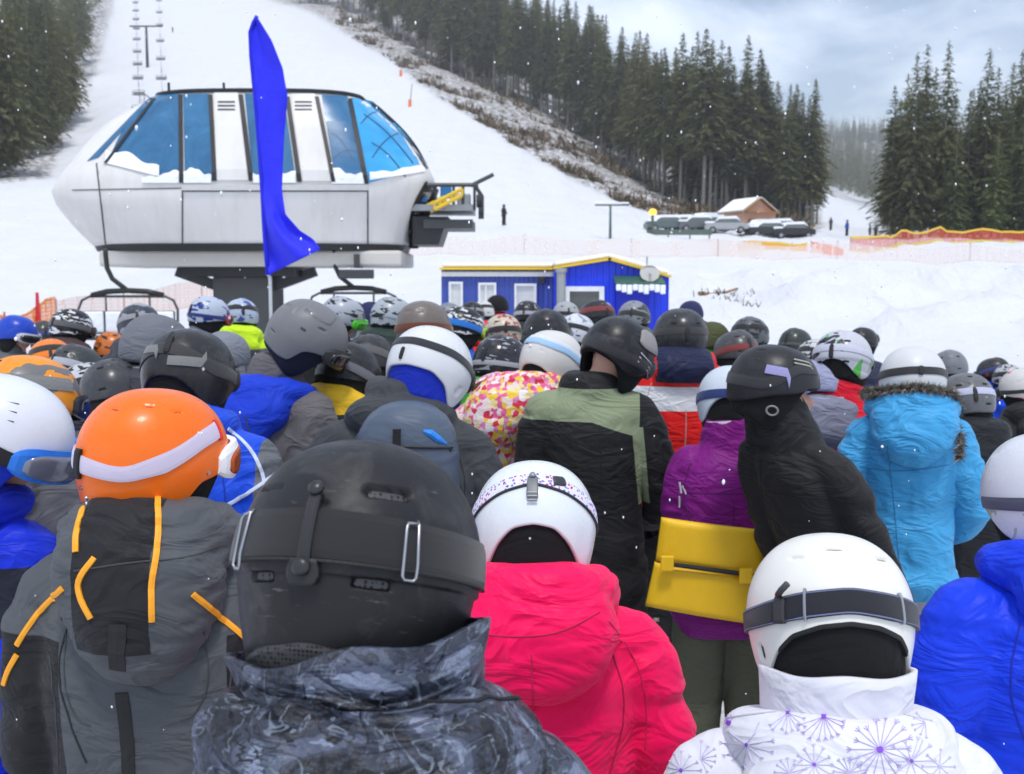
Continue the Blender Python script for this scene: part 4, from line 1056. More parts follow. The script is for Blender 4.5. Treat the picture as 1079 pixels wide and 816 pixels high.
# ================================================================ BODY (head, neck, trunk in one skin)
def head_mesh():
    mb = MB()
    mb.ell((0, .005, 1.655), (.073, .092, .108), nu=32, nv=24); mb.ell((0, .030, 1.590), (.052, .060, .060), nu=24, nv=16)
    mb.ell((0, .100, 1.632), (.014, .022, .024), (-.35, 0, 0)); mb.ell((0, .078, 1.560), (.026, .022, .020)); mb.ell((0, .088, 1.595), (.024, .014, .010))
    mb.ell((0, .086, 1.683), (.052, .018, .012))
    for s in (-1, 1): mb.ell((s * .076, -.005, 1.645), (.010, .022, .033)); mb.ell((s * .030, .072, 1.628), (.022, .018, .020))
    mb.tube([(0, -.012, 1.40), (0, -.010, 1.48), (0, 0, 1.60)], [.072, .062, .056], 18)
    R = []
    for z, hw, hd, y in ((.92, .15, .10, 0), (1.1, .15, .10, 0), (1.3, .165, .105, 0), (1.40, .15, .09, 0), (1.45, .08, .07, 0)):
        R.append([Vector((hw * math.cos(a), y + hd * math.sin(a), z)) for a in np.linspace(0, 2 * math.pi, 24, endpoint=False)])
    mb.loft(R)
    m = remesh(mb, .0085, 2); v = get_v(m)
    for s in (-1, 1):       # eye sockets
        d = np.linalg.norm((v - [s * .031, .088, 1.655]) * [1, .6, 1.3], axis=1); v[:, 1] -= .010 * np.exp(-(d / .016) ** 2)
    d = np.linalg.norm((v - [0, .1, 1.600]) * [.45, .5, 3.2], axis=1); v[:, 1] -= .004 * np.exp(-(d / .010) ** 2)
    set_v(m, v); return v, [tuple(p.vertices) for p in m.polygons]
HEADV, HEADF = head_mesh()
PIV = Vector((0, -.005, 1.525))
_bc = {}
def Rhead(hy, hpi, ro): return Matrix.Rotation(rad(hy), 3, 'Z') @ Matrix.Rotation(rad(-hpi), 3, 'X') @ Matrix.Rotation(rad(ro), 3, 'Y')
def lean_v(v, lean):
    k = np.clip((v[:, 2] - .85) / .8, 0, 1.3) ** 1.4
    v = v.copy(); v[:, 0] += lean[0] * k; v[:, 1] += lean[1] * k; return v
def body_mesh(hy, hpi, ro, lean):
    key = (round(hy / 6), round(hpi / 6), round(ro / 6), lean)
    if key in _bc: return _bc[key]
    v = HEADV.copy(); w = sstep(v[:, 2], 1.46, 1.56)[:, None]; R = np.array(Rhead(hy, hpi, ro)); p = np.array(PIV)
    v = v * (1 - w) + ((v - p) @ R.T + p) * w
    m = mesh_from(lean_v(v, lean), HEADF, 'body'); _bc[key] = m; return m
EYEM = None

# ================================================================ JACKETS, TROUSERS, GLOVES, BOOTS
def ring(z, hw, hd, y=0, e=2.5, n=36):
    return [Vector((hw * math.copysign(abs(math.cos(a)) ** (2 / e), math.cos(a)), y + hd * math.copysign(abs(math.sin(a)) ** (2 / e), math.sin(a)), z)) for a in np.linspace(0, 2 * math.pi, n, endpoint=False)]
ARMS = {'front': [(.165, 0, 1.395, .078), (.208, -.01, 1.32, .079), (.228, -.01, 1.22, .073), (.238, .005, 1.10, .069), (.215, .11, 1.05, .060), (.17, .22, 1.01, .050)],
        'down': [(.165, 0, 1.395, .078), (.210, -.01, 1.32, .079), (.235, -.015, 1.20, .072), (.250, -.01, 1.08, .067), (.258, .04, .95, .058), (.258, .09, .83, .050)],
        'out': [(.165, 0, 1.395, .078), (.216, -.01, 1.33, .079), (.252, -.02, 1.22, .074), (.284, -.015, 1.09, .069), (.27, .08, 1.00, .060), (.23, .19, .95, .050)],
        'in': [(.150, 0, 1.390, .072), (.185, .0, 1.32, .072), (.198, .01, 1.22, .066), (.202, .04, 1.12, .062), (.17, .15, 1.10, .056), (.12, .24, 1.10, .048)]}
def wrist(pose): a = ARMS[pose]; return Vector(a[-1][:3]), (Vector(a[-1][:3]) - Vector(a[-2][:3])).normalized()
def jacket_mesh(bulk=1.0, sh=1.0, collar=.10, hood=0, arms=('front', 'front'), vox=.013, wr=1.0, seed=1, hem=.74, lean=(0, 0), hooddrop=0, slope_=0):
    mb = MB(); b = bulk
    mb.loft([ring(z, hw * b * sh, hd * b, y) for z, hw, hd, y in ((hem, .212, .150, 0), (hem + .05, .222, .158, 0), (.92, .220, .155, 0), (1.05, .210, .150, 0), (1.20, .210, .152, -.008), (1.31, .207, .145, -.014), (1.385, .190, .125, -.012), (1.435, .145, .102, -.006), (1.475, .105, .09, 0), (1.51, .085, .08, 0))])
    for s, pose in ((-1, arms[0]), (1, arms[1])):
        a = ARMS[pose]; mb.tube([(s * x * sh, y, z) for x, y, z, r in a], [r * b for *_, r in a], 20)
        mb.ell((s * .155 * sh, -.004, 1.385), (.085 * b, .085 * b, .075 * b))
    if collar: mb.loft([ring(1.45, .108, .100, 0, 2.2), ring(1.50, .096, .092, 0, 2.2), ring(1.47 + collar, .088, .086, .004, 2.2)])
    if hood:
        h = hood; pts = []; rs = []
        for t_ in np.linspace(-2.3, 2.3, 19):
            k = math.cos(t_ / 2) ** 1.2; pts.append((.118 * math.sin(t_), -.105 * math.cos(t_) - .01, 1.478 + .025 * k - .02 * (1 - k))); rs.append(.020 + .042 * k * h)
        mb.tube(pts, rs, 16)
        mb.ell((0, -.135 - .01 * h, 1.435 - .02 * h - hooddrop), (.150 * h ** .5, .062 * h, .085 * h), (-.25, 0, 0), 28, 16)
    m = remesh(mb, vox, 4); v = get_v(m)
    ar = np.clip((np.abs(v[:, 0]) - .17) / .05, 0, 1) * (v[:, 2] < 1.38)
    q = v + seed * 3.7; wob = np.stack([fbm(q * 4, seed, 2), fbm(q * 4, seed + 5, 2), fbm(q * 4, seed + 9, 2)], 1) - .45
    f1 = 1 - np.abs(2 * fbm((q + wob * .26) * [4, 4, 8.5], seed + 2, 2) - .75) * 2.4
    f2 = 1 - np.abs(2 * fbm((q + wob * .18) * [6, 6, 16], seed + 3, 2) - .75) * 2.4
    low = fbm(q * 5.0, seed + 7, 2) - .42
    hd_ = sstep(v[:, 2], 1.36, 1.42) * (1 if hood else .3)
        # drag lines running down and out from between the shoulders
    dg = 1 - np.abs(2 * fbm(np.stack([q[:, 0] * 9 + q[:, 2] * 5 * np.sign(v[:, 0]), q[:, 1] * 5, q[:, 2] * 4], 1), seed + 31, 3) - .95) * 2.6
    amp = wr * (.0075 * (1 - ar) * f1 + .0105 * ar * f2 + .020 * low * (1 - .5 * ar) + .006 * hd_ * f2 + .0050 * dg * (1 - ar))
    # the hem and waist are drawn in and blouse over
    amp = amp + wr * .012 * np.exp(-((v[:, 2] - hem - .07) / .035) ** 2)
    set_v(m, v); n = get_n(m); v = v + n * amp[:, None]
    v = lean_v(v, lean); set_v(m, v); lap(m, 1, .3)
    m.name = 'jacket'; return m
def hood_mesh(size=1.0, drop=0, seed=1, vox=.010, wr=1.0, wide=1.0, lean=(0, 0), sag=1.0):
    mb = MB(); h = size; pts = []; rs = []
    for t_ in np.linspace(-2.5, 2.5, 23):
        k = max(0, math.cos(t_ / 2)) ** 1.1; pts.append((.122 * wide * math.sin(t_), -.108 * math.cos(t_) - .012, 1.492 + .020 * k - .035 * (1 - k))); rs.append(.022 + .036 * k * h)
    mb.tube(pts, rs, 18)
    mb.ell((0, -.150 - .006 * h, 1.440 - drop), (.142 * wide, .056 * h, .098 * h), (-.12, 0, 0), 30, 20)
    for sx in (-1, 1): mb.ell((sx * .075 * wide, -.130, 1.462 - drop * .6), (.085 * wide, .060 * h, .075 * h), (-.12, 0, sx * .3), 24, 16)
    m = remesh(mb, vox, 4); v = get_v(m); q = v + seed * 2.9
    wob = fbm(q * 7, seed, 3) - .45
    ph = (v[:, 2] - 1.1 * v[:, 0] ** 2 * sag + wob * .05) * 2 * math.pi / .062 + v[:, 0] * 5 * math.sin(seed)
    f1 = np.abs(np.sin(ph)) ** .6 - .6; f2 = 1 - np.abs(2 * fbm(q * [8, 8, 14], seed + 3, 3) - .95) * 2
    n = get_n(m); v = v + n * (wr * (.0075 * f1 * sstep(fbm(q * 5, seed + 6, 2), .28, .5) + .0070 * f2))[:, None]
    set_v(m, lean_v(v, lean)); lap(m, 1, .35); m.name = 'hood'; return m
def trousers_mesh(seed=1, wr=1.0):
    mb = MB()
    mb.loft([ring(z, hw, hd, 0, 2.3) for z, hw, hd in ((.80, .175, .125), (.88, .185, .135), (1.0, .175, .12), (1.06, .165, .11))])
    for s in (-1, 1): mb.tube([(s * .092, 0, .90), (s * .098, .005, .72), (s * .102, .015, .50), (s * .106, .0, .30), (s * .108, -.005, .17)], [.108, .105, .092, .090, .100], 22)
    m = remesh(mb, .014, 3); v = get_v(m); q = v + seed * 2.3
    f1 = 1 - np.abs(2 * fbm(q * [6, 6, 12], seed, 3) - .95) * 2; k = .6 + 1.2 * np.exp(-((v[:, 2] - .52) / .1) ** 2) + 1.4 * np.exp(-((v[:, 2] - .22) / .08) ** 2)
    n = get_n(m); v = v + n * (wr * .007 * f1 * k)[:, None]; set_v(m, v); m.name = 'trousers'; return m
TROUS = [trousers_mesh(1), trousers_mesh(2)]
def boot_mesh():
    mb = MB(); mb.loft([ring(z, hw, hd, y, 2.6, 24) for z, hw, hd, y in ((0, .052, .145, .045), (.03, .054, .150, .045), (.08, .052, .135, .035), (.13, .050, .095, .0), (.22, .054, .080, -.015), (.33, .062, .085, -.005))])
    mb.box((0, .08, .105), (.11, .02, .02)); mb.box((0, .085, .16), (.105, .02, .02), rx=-.5)
    return mb.mesh('boot')
BOOT = boot_mesh()
def glove_mesh():
    mb = MB(); mb.tube([(0, -.05, 0), (0, .0, 0)], [.042, .036], 16); mb.ell((0, .04, -.005), (.046, .055, .026))
    for k, (x, L) in enumerate(((-.034, .060), (-.012, .072), (.011, .068), (.033, .052))):
        mb.tube([(x, .07, -.004), (x * 1.1, .075 + L * .5, -.012), (x * 1.08, .075 + L * .72, -.038), (x * 1.0, .070 + L * .55, -.060)], [.0125, .012, .0115, .010], 10)
    mb.tube([(-.034, .015, -.006), (-.062, .045, -.016), (-.060, .078, -.034), (-.045, .095, -.045)], [.016, .014, .013, .010], 10)
    return remesh(mb, .0055, 2)
GLOVE = glove_mesh()
JFAR = [jacket_mesh(hood=h, arms=a, vox=.018, seed=i + 3, bulk=b) for i, (h, a, b) in enumerate(((0, ('front', 'front'), 1.0), (1.0, ('front', 'in'), 1.0), (.8, ('in', 'front'), .95), (0, ('in', 'in'), .96)))]

# ================================================================ ONE PERSON
GROUP = 'skiers queuing for the chairlift'
PEOPLE = []
_hz = hp(np.repeat(np.arange(0, 360, 15)[:, None], 8, 1), np.repeat(np.linspace(0, 85, 8)[None], 24, 0)).reshape(-1, 3)
def person(label, px, top, d=None, w=None, hm=None, jz=.028, hz=0, hmat=None, yaw=0, hy=0, hpi=8, ro=0, lean=(0, 0), jm=None, jmat=None, tr=(.02, .02, .022), group=None, near=False, arms=('front', 'front'), skin=True, neck=None):
    R = Rhead(hy, hpi, ro); d_ = d or F * .256 / w
    for _ in range(6):
        zt = P(px, top, d_).z
        if d is None: d_ = F * .256 * (zt / 1.80) / w
    d = d_; zt = P(px, top, d).z
    lk = np.clip((1.655 - .85) / .8, 0, 1.3) ** 1.4; L = Vector((lean[0] * lk, lean[1] * lk, 0))
    hl = PIV + R @ Vector((0, .012, .130)) + L; hr = np.array(R)
    zmax = float((_hz @ hr.T)[:, 2].max()) + hl.z; s = zt / zmax
    off = Matrix.Rotation(rad(yaw), 3, 'Z') @ hl * s
    c = P(px, top + 20, d)
    e = empty('person', (c.x - off.x, d - off.y, 0), label, 'person', group or GROUP, rad(yaw), s)
    e.location.z = tz(e.location.x, e.location.y) if d > 34 else 0
    mk('body', body_mesh(hy, hpi, ro, lean), skin_mat(), e)
    if jm is None: jm = JFAR[(int(px) * 7 + int(top)) % len(JFAR)]
    J = mk('jacket', jm, jmat, e); J.location.z = jz; Hd = None
    if hm is not None: Hd = mk('hood', hm, hmat or jmat, e); Hd.location.z = jz + hz
    t_ = mk('trousers', TROUS[int(px) % 2], cloth(tr, rough=.7), e)
    for s_ in (-1, 1):
        o = mk('boot', BOOT, flat((.03, .03, .032), .4), e); o.location = (s_ * .108, 0, 0); o.rotation_euler.z = rad(-6 * s_)
    if near:
        for s_, ps in ((-1, arms[0]), (1, arms[1])):
            p, dr = wrist(ps); o = mk('glove', GLOVE, cloth((.02, .02, .022), rough=.7, wr=.5), e); o.location = (p.x * s_, p.y, p.z + jz); dv = Vector((dr.x * s_, dr.y, dr.z))
            o.rotation_euler = dv.to_track_quat('Y', 'Z').to_euler(); o.location += dv * .045
            if s_ > 0: o.scale = (-1, 1, 1)
    H = bpy.data.objects.new('_h', None)
    r = dict(e=e, hl=hl, R=R, s=s, d=d, J=J, jm=jm, hm=hm, jz=jz, hz=hz)
    bpy.data.objects.remove(H); PEOPLE.append(r); return r
def put_helmet(r, mesh, mat, lin='ear', linmat=None, name='helmet'):
    h = mk(name, mesh, mat, r['e']); h.location = r['hl']; h.rotation_euler = r['R'].to_euler()
    if lin: mk('liner', LIN[lin], linmat or LINER(), h)
    r['h'] = h; return h
def goggles(h, frame, lens, strap=None, up=False, si=0, clip=True, smat=None):
    if frame is not None:
        mk('goggle_frame', GOG_UF if up else GOG_F, flat(frame, .4), h, smooth=False); mk('goggle_lens', GOG_UL if up else GOG_L, lens, h)
    if strap is not None or smat:
        mk('goggle_strap', STRAPS[si], smat or webbing(strap), h, smooth=False)
        if clip: mk('strap_clip', CLIP, RUB(), h, smooth=False)
LENS = flat((.30, .12, .02), .08, .3, 0, spec=.9); LENSB = flat((.02, .10, .25), .08, .3, 0, spec=.9); LENSD = flat((.02, .02, .022), .06, 0, 0, spec=.9)
def vents(h, ks=(0, 1, 2, 3)):
    for k in ks: mk('vent', VENT[k], flat((.006, .006, .006), .8), h, smooth=False)

# ---- surface trim sewn on a jacket, placed by casting from the back
class Surf:
    def __init__(s, r):
        s.r = r; m = r['jm']; up = Vector((0, 0, r['jz'])); vs = [v.co + up for v in m.vertices]; fs = [tuple(p.vertices) for p in m.polygons]
        if r['hm'] is not None: n0 = len(vs); vs += [v.co + up + Vector((0, 0, r['hz'])) for v in r['hm'].vertices]; fs += [tuple(i + n0 for i in p.vertices) for p in r['hm'].polygons]
        s.bvh = BVHTree.FromPolygons(vs, fs)
        e = r['e']; s.Mi = (Matrix.Translation(e.location) @ e.rotation_euler.to_matrix().to_4x4() @ Matrix.Diagonal((*e.scale, 1))).inverted()
    def px(s, x, y):
        o = s.Mi @ Vector((0, 0, CAMH)); t = s.Mi @ P(x, y, s.r['d']); dr = (t - o).normalized()
        hit = s.bvh.ray_cast(o, dr)
        if hit[0] is None:
            n = s.bvh.find_nearest(t); return n[0], n[1]
        return hit[0], hit[1]
    def loc(s, p): n = s.bvh.find_nearest(Vector(p)); return n[0], n[1]
    def strip(s, mb, pts, w, off=.0025, th=.0025, step=.012):
        """pts: list of (location, normal)"""
        L = [p for p, _ in pts]; out = []
        for a, b in zip(L, L[1:]):
            n = max(1, int((b - a).length / step)); out += [a.lerp(b, k / n) for k in range(n)]
        out.append(L[-1]); rows = []
        ws = w if callable(w) else (lambda q: w)
        for i, p in enumerate(out):
            q, nr, *_ = s.bvh.find_nearest(p); t_ = (out[min(i + 1, len(out) - 1)] - out[max(i - 1, 0)]).normalized(); sd = t_.cross(nr).normalized(); hw = ws(i / max(1, len(out) - 1)) / 2
            row = []
            for k in (-1, 0, 1):
                qq, n2, *_ = s.bvh.find_nearest(q + sd * hw * k); row.append(qq + nr * (off + th * (1 if k == 0 else .6)))
            row += [q + sd * hw + nr * (-.002), q - sd * hw + nr * (-.002)]
            rows.append(row)
        v = [p for r_ in rows for p in r_]; f = []
        for i in range(len(rows) - 1):
            for k in range(5): f.append((i * 5 + k, i * 5 + (k + 1) % 5, (i + 1) * 5 + (k + 1) % 5, (i + 1) * 5 + k))
        f.append((0, 1, 2, 3, 4)); o = (len(rows) - 1) * 5; f.append((o + 4, o + 3, o + 2, o + 1, o)); mb.add(v, f)
    def seams(s, col, sh=1.0, yoke=1.30, mid=True):
        jz = s.r['jz']; m = flat(col, .85)
        def bk(x, z): h = s.bvh.ray_cast(Vector((x, -1.2, z + jz)), Vector((0, 1, 0))); return (h[0], h[1]) if h[0] is not None else None
        L = []
        for sg in (-1, 1): L.append([bk(sg * (.150 + .025 * math.sin(k * .5)) * sh, 1.40 - k * .035) for k in range(9)])
        if yoke: L.append([bk(x * sh, yoke - .25 * x * x) for x in np.linspace(-.165, .165, 12)])
        if mid: L.append([bk(.002 * math.sin(k), 1.28 - k * .05) for k in range(9)])
        for l_ in L:
            l_ = [a for a in l_ if a]
            if len(l_) > 2: mb = MB(); s.strip(mb, l_, .0042, .0004, .0014); mb.build('seam', m, s.r['e'], smooth=False)
    def ribbon(s, name, pxs, w, mat, off=.0025, th=.0025):
        for _ in range(2):      # round the corners of the line
            if len(pxs) > 2:
                o_ = [pxs[0]]
                for a, b in zip(pxs, pxs[1:]): o_ += [(a[0] * .75 + b[0] * .25, a[1] * .75 + b[1] * .25), (a[0] * .25 + b[0] * .75, a[1] * .25 + b[1] * .75)]
                pxs = o_ + [pxs[-1]]
        mb = MB(); s.strip(mb, [s.px(*p) for p in pxs], w, off, th); return mb.build(name, mat, s.r['e'], smooth=False)
def collar_mesh(rx, ry, z0, z1, flare=0, tilt=0, th=.006, wav=.006, seed=0, open_=False, n=60, nv=8, yo=0):
    v = []; 
    for side in (0, 1):
        for j in range(nv + 1):
            b = j / nv
            for k in range(n):
                a = 2 * math.pi * k / n; w = wav * (math.sin(3 * a + seed + b * 3) * .6 + math.sin(7 * a + 2.3 * seed - b * 5) * .4) * (.4 + .6 * b)
                rx_, ry_ = rx * (1 + flare * b) + w - side * th, ry * (1 + flare * b) + w - side * th
                edge = .004 * math.sin(b * math.pi)
                v.append((rx_ * math.sin(a), yo - ry_ * math.cos(a), z0 + (z1 - z0) * b + tilt * math.sin(a) * rx * b - .02 * b * (1 - math.cos(a)) + wav * .5 * math.sin(5 * a + seed) * b + edge))
    N = (nv + 1) * n; f = []
    for j in range(nv):
        for k in range(n):
            k2 = (k + 1) % n; q = (j * n + k, j * n + k2, (j + 1) * n + k2, (j + 1) * n + k); f.append(q); f.append(tuple(x + N for x in reversed(q)))
    for k in range(n):
        k2 = (k + 1) % n; f.append((nv * n + k, nv * n + k2, nv * n + k2 + N, nv * n + k + N)); f.append((k2, k, k + N, k2 + N))
    m = mesh_from(v, f, 'collar'); bm = bmesh.new(); bm.from_mesh(m); bmesh.ops.recalc_face_normals(bm, faces=bm.faces); bm.to_mesh(m); bm.free(); return m
# ================================================================ NEAR PEOPLE
def hexfeat(): pass
RIMS['deep'] = [(0, 80), (40, 84), (58, 100), (80, 124), (100, 146), (125, 150), (150, 142), (180, 139)]
# ---- A: big matte black helmet, camouflage jacket
def camo_mat():
    t = NT('camouflage_cloth'); co = t.coord()
    n1 = t.noise(t.mapp(co, (9, 9, 13)), 1.0, 4, .55, .9); n2 = t.noise(t.mapp(co, (16, 16, 20), (.4, .8, .1)), 1.0, 3, .5, 1.6)
    q = t.mapp(co, (1, 1, 1)); 
    c = t.ramp(n1, [(.38, (.010, .011, .017)), (.45, (.030, .036, .056)), (.53, (.070, .084, .128)), (.60, (.19, .22, .31))], 'CONSTANT')
    c = t.mix(t.math('LESS_THAN', t.math('ABSOLUTE', t.math('SUBTRACT', n2, .5)), .011), c, (.13, .155, .20))      # pale contour lines
    c = t.mix(t.math('LESS_THAN', t.math('ABSOLUTE', t.math('SUBTRACT', n2, .585)), .012), c, (.010, .010, .014))
    br = t.n('ShaderNodeTexWave', bands_direction='Z'); t.l(co, br.inputs[0]); br.inputs['Scale'].default_value = 75; br.inputs['Distortion'].default_value = .3
    dash = t.math('GREATER_THAN', t.noise(t.mapp(co, (30, 30, 90)), 1.0, 2), .52)
    lm = t.math('MULTIPLY', t.math('MULTIPLY', t.math('GREATER_THAN', br.outputs['Fac'], .72), dash), t.math('GREATER_THAN', t.noise(co, 7, 2), .50))
    c = t.mix(t.math('MULTIPLY', lm, .7), c, (.010, .011, .015))
    fold = t.math('ABSOLUTE', t.math('SUBTRACT', t.noise(t.mapp(co, (6, 6, 14), (.2, .3, 0)), 1.0, 3, .5, 1.0), .5))
    h = t.math('ADD', t.math('MINIMUM', t.math('MULTIPLY', fold, 5), .8), t.noise(co, 30, 6, .6))
    return t.pbr(c, t.math('ADD', .30, t.math('MULTIPLY', t.noise(co, 25, 4), .25)), 0, .45, t.bump(t.noise(co, 900, 2), .15, .001, t.bump(h, .8, .016)))
CAMO = camo_mat()
jA = jacket_mesh(bulk=.93, sh=.76, collar=.06, lean=(-.145, 0), vox=.009, wr=1.5, seed=4, arms=('front', 'front'))
A = person('person in a large matte black helmet and dark blue-grey camouflage jacket, closest of all', 378, 463, w=256, hy=-13, hpi=22, lean=(-.145, 0), hz=-.045, jm=jA, jmat=CAMO, near=True, jz=.035, hm=hood_mesh(1.0, .03, 4, .009, 2.4, .92, (-.145, 0)))
fe = [dict(phi=148, al=62, w=.026, h=.0085, d=.009, rc=.007), dict(phi=214, al=62, w=.024, h=.0045, d=.005, rc=.004),
      dict(phi=151, al=102, w=.022, h=.0090, d=.009, rc=.004), dict(phi=205, al=102, w=.018, h=.0090, d=.009, rc=.004)]
# the shell has a lower tier that sits behind a step
fe += [dict(phi=180, al=130, w=.30, h=.080, d=.0035, rc=.02, soft=.004)]
fe += [dict(phi=180, al=70.0, w=.012, h=.004, d=.002, rc=.003)]
hA = put_helmet(A, shell_mesh('deep', fe, 300, 150, .010), plastic((.015, .015, .0165), .46, key='matte'), 'back')
for p, a, w_, h_ in ((148, 62, .0222, .0052), (214, 62, .0205, .0016), (151, 102, .0185, .0060), (205, 102, .0145, .0060)): hpatch('vent_mesh', p, a, w_, h_, meshmat((.055, .055, .058), (.002, .002, .002), 210), hA, -.0075, .001, 14, .4)
# pieces run below the edge of the shell
ph = np.linspace(128, 232, 50); m = hgrid(ph, np.interp(ph, [128, 155, 180, 205, 232], [148, 140, 136, 140, 148]), np.interp(ph, [128, 155, 180, 205, 232], [166, 160, 157, 160, 166]), -.003, .004, 0, 8)
mk('neck_pad', m, meshmat((.045, .045, .047), (.003, .003, .003), 230), hA, smooth=False)
hstrap('goggle_strap', [(70, 84), (110, 84), (140, 83), (180, 82), (220, 83), (250, 85), (290, 86)], .0225, webbing((.018, .0175, .019)), hA, .0030, .0020, 120, 6)
hstrap('strap_edge', [(70, 93.6), (140, 93), (180, 92.4), (220, 93), (290, 96)], .0022, meshmat((.02, .02, .021), (.004, .004, .004), 500), hA, .004, .0018, 100, 3)
# centre clip with two studs
ph = np.array([180.0]); 
cl = mk('strap_clip', hgrid(np.linspace(177.4, 182.6, 7), 66, 101, .0058, .0045, .2, 20), flat((.020, .020, .021), .45), hA, smooth=False)
mk('clip_foot', hgrid(np.linspace(173.2, 186.8, 13), 92, 106, .0052, .0045, .75, 10), flat((.018, .018, .019), .5), hA, smooth=False)
for a, rr in ((66.5, .0075), (96.5, .0088)):
    p0 = hp(180, a, .0085); p1 = hp(180, a, .0165); mb = MB(); mb.tube([Vector(p0), Vector(p0 * .35 + p1 * .65), Vector(p1)], [rr, rr, rr * .55], 18); mb.build('stud', flat((.05, .05, .05), .35, .6), hA, smooth=True)
for p in (216, 138):      # bent wire loops
    htube('wire_loop', [(p - 2.6, 74, .006), (p - 2.6, 76, .009), (p - 2.9, 90, .010), (p - 2.9, 96, .010), (p - 2.2, 98, .009), (p + 1.8, 98, .009), (p + 2.8, 96, .010), (p + 2.9, 78, .010), (p + 2.2, 76, .009), (p - 2.4, 75.6, .009)], .0015, METAL(), hA)
htube('chin_strap', [(96, 150, -.004), (94, 168, -.008), (84, 186, -.020)], .006, webbing((.45, .02, .03)), hA); htube('chin_strap', [(264, 150, -.004), (266, 168, -.008), (276, 186, -.020)], .006, webbing((.45, .02, .03)), hA)
mk('collar', collar_mesh(.124, .118, 1.50, 1.612, .05, .14, .008, .009, 1.3), CAMO, A['e']).location.x = -.128
t = NT('patterned_gaiter'); co = t.coord(); n1 = t.noise(co, 24, 4, .6, 1.2)
GAIT = t.pbr(t.ramp(n1, [(.40, (.03, .035, .018)), (.48, (.16, .18, .10)), (.54, (.55, .56, .45)), (.60, (.06, .07, .035))], 'CONSTANT'), .85, 0, .2, t.bump(t.noise(co, 40, 4), .4, .006))
mk('neck_gaiter', collar_mesh(.088, .088, 1.48, 1.588, .02, -.14, .006, .006, .4), GAIT, A['e']).location.x = -.130
SA = Surf(A)
SA.ribbon('hood_seam', [(330, 742), (400, 738), (470, 742), (560, 735)], .004, flat((.012, .012, .015), .8), .001, .002)

RIMS['archb'] = [(0, 80), (45, 85), (66, 104), (84, 130), (97, 145), (109, 140), (122, 120), (140, 103), (160, 95), (180, 92)]
# ---- B: white helmet, white jacket with violet seed heads
WHITEJ = cloth((.70, .69, .75), rough=.62, wr=.75, sheen=.25, drift=.03)
jB = jacket_mesh(bulk=1.04, sh=.97, collar=.05, vox=.009, wr=1.1, seed=9, arms=('front', 'front'))
B = person('person in a white helmet with black strap and white jacket printed with violet seed heads', 876, 562, w=174, hy=-4, hpi=20, hz=-.03, jm=jB, jmat=WHITEJ, near=True, jz=.02, hm=hood_mesh(.85, .0, 9, .009, .8, 1.05), tr=(.5, .5, .52))
fe = [dict(phi=186, al=42, w=.021, h=.0055, d=.006, rc=.003), dict(phi=140, al=50, w=.019, h=.005, d=.006, rc=.003), dict(phi=220, al=50, w=.012, h=.004, d=.004, rc=.003),
      dict(phi=106, al=118, w=.009, h=.020, d=.008, rc=.008), dict(phi=254, al=118, w=.009, h=.020, d=.008, rc=.010), dict(phi=180, al=118, w=.5, h=.075, d=.0018, rc=.01)]
hB = put_helmet(B, shell_mesh('archb', fe, 220, 100, .010), plastic((.76, .74, .69), .34, coat=.35, scr=.4), 'back')
for p, a, w_ in ((186, 42, .0180), (140, 50, .0160)): hpatch('vent', p, a, w_, .0036, flat((.30, .28, .22), .7), hB, -.0050, .001)
for p in (106, 254): hpatch('ear_vent', p, 118, .0075, .0170, RUB(), hB, -.0078, .001)
hstrap('goggle_strap', [(64, 92), (110, 88), (150, 83), (180, 80), (212, 83), (250, 90), (296, 94)], .0185, webbing((.016, .017, .024)), hB, .002, .0025, 120, 6)
for da in (-6.4, 6.4): hstrap('stitching', [(64, 92 + da), (110, 88 + da), (150, 83 + da), (180, 80 + da), (212, 83 + da), (250, 90 + da), (296, 94 + da)], .0009, webbing((.16, .19, .34)), hB, .0042, .0008, 120, 2)
for p, al in ((142, 83.6), (209, 82.4)): hpatch('strap_slider', p, al, .0022, .0225, flat((.30, .31, .34), .35, .5), hB, .003, .004, 5, 0)
hpatch('strap_clip', 226, 86, .010, .020, flat((.03, .03, .032), .4), hB, .004, .006, 9, .3)
htube('clip_lever', [(226, 78, .010), (222, 76, .016), (217, 73, .020)], .005, flat((.05, .05, .05), .4), hB)
mk('rim_band', hgrid(np.linspace(126, 234, 60), rim('archb', np.linspace(126, 234, 60)) - 1.5, rim('archb', np.linspace(126, 234, 60)) + 3.5, -.005, .0035, 0, 4), RUB(), hB, smooth=False)
goggles(hB, (.03, .03, .03), LENSD)
mk('collar', collar_mesh(.112, .108, 1.470, 1.612, .03, .0, .007, .004, 2.2), WHITEJ, B['e'])
SB = Surf(B)
rr = random.Random(3); PR = MB(); PG = MB(); DOT = MB()
def seedhead(x, y, L, n, mb, rot, spread=6.28, w=.0010):
    for k in range(n):
        a = rot + spread * k / n + rr.uniform(-.06, .06); l_ = L * rr.uniform(.75, 1.05); ex, ey = x + math.cos(a) * l_, y + math.sin(a) * l_
        SB.strip(mb, [SB.px(x, y), SB.px((x + ex) / 2, (y + ey) / 2), SB.px(ex, ey)], w, .0008, .0006, .01)
        for s in (-.5, 0, .5):
            SB.strip(mb, [SB.px(ex, ey), SB.px(ex + math.cos(a + s) * L * .2, ey + math.sin(a + s) * L * .2)], w * .8, .0008, .0006, .01)
def dot(mb, x, y, R):
    for k in range(3): 
        a = k * 1.05; SB.strip(mb, [SB.px(x - math.cos(a) * R, y - math.sin(a) * R), SB.px(x, y), SB.px(x + math.cos(a) * R, y + math.sin(a) * R)], .004, .0014, .0006, .004)
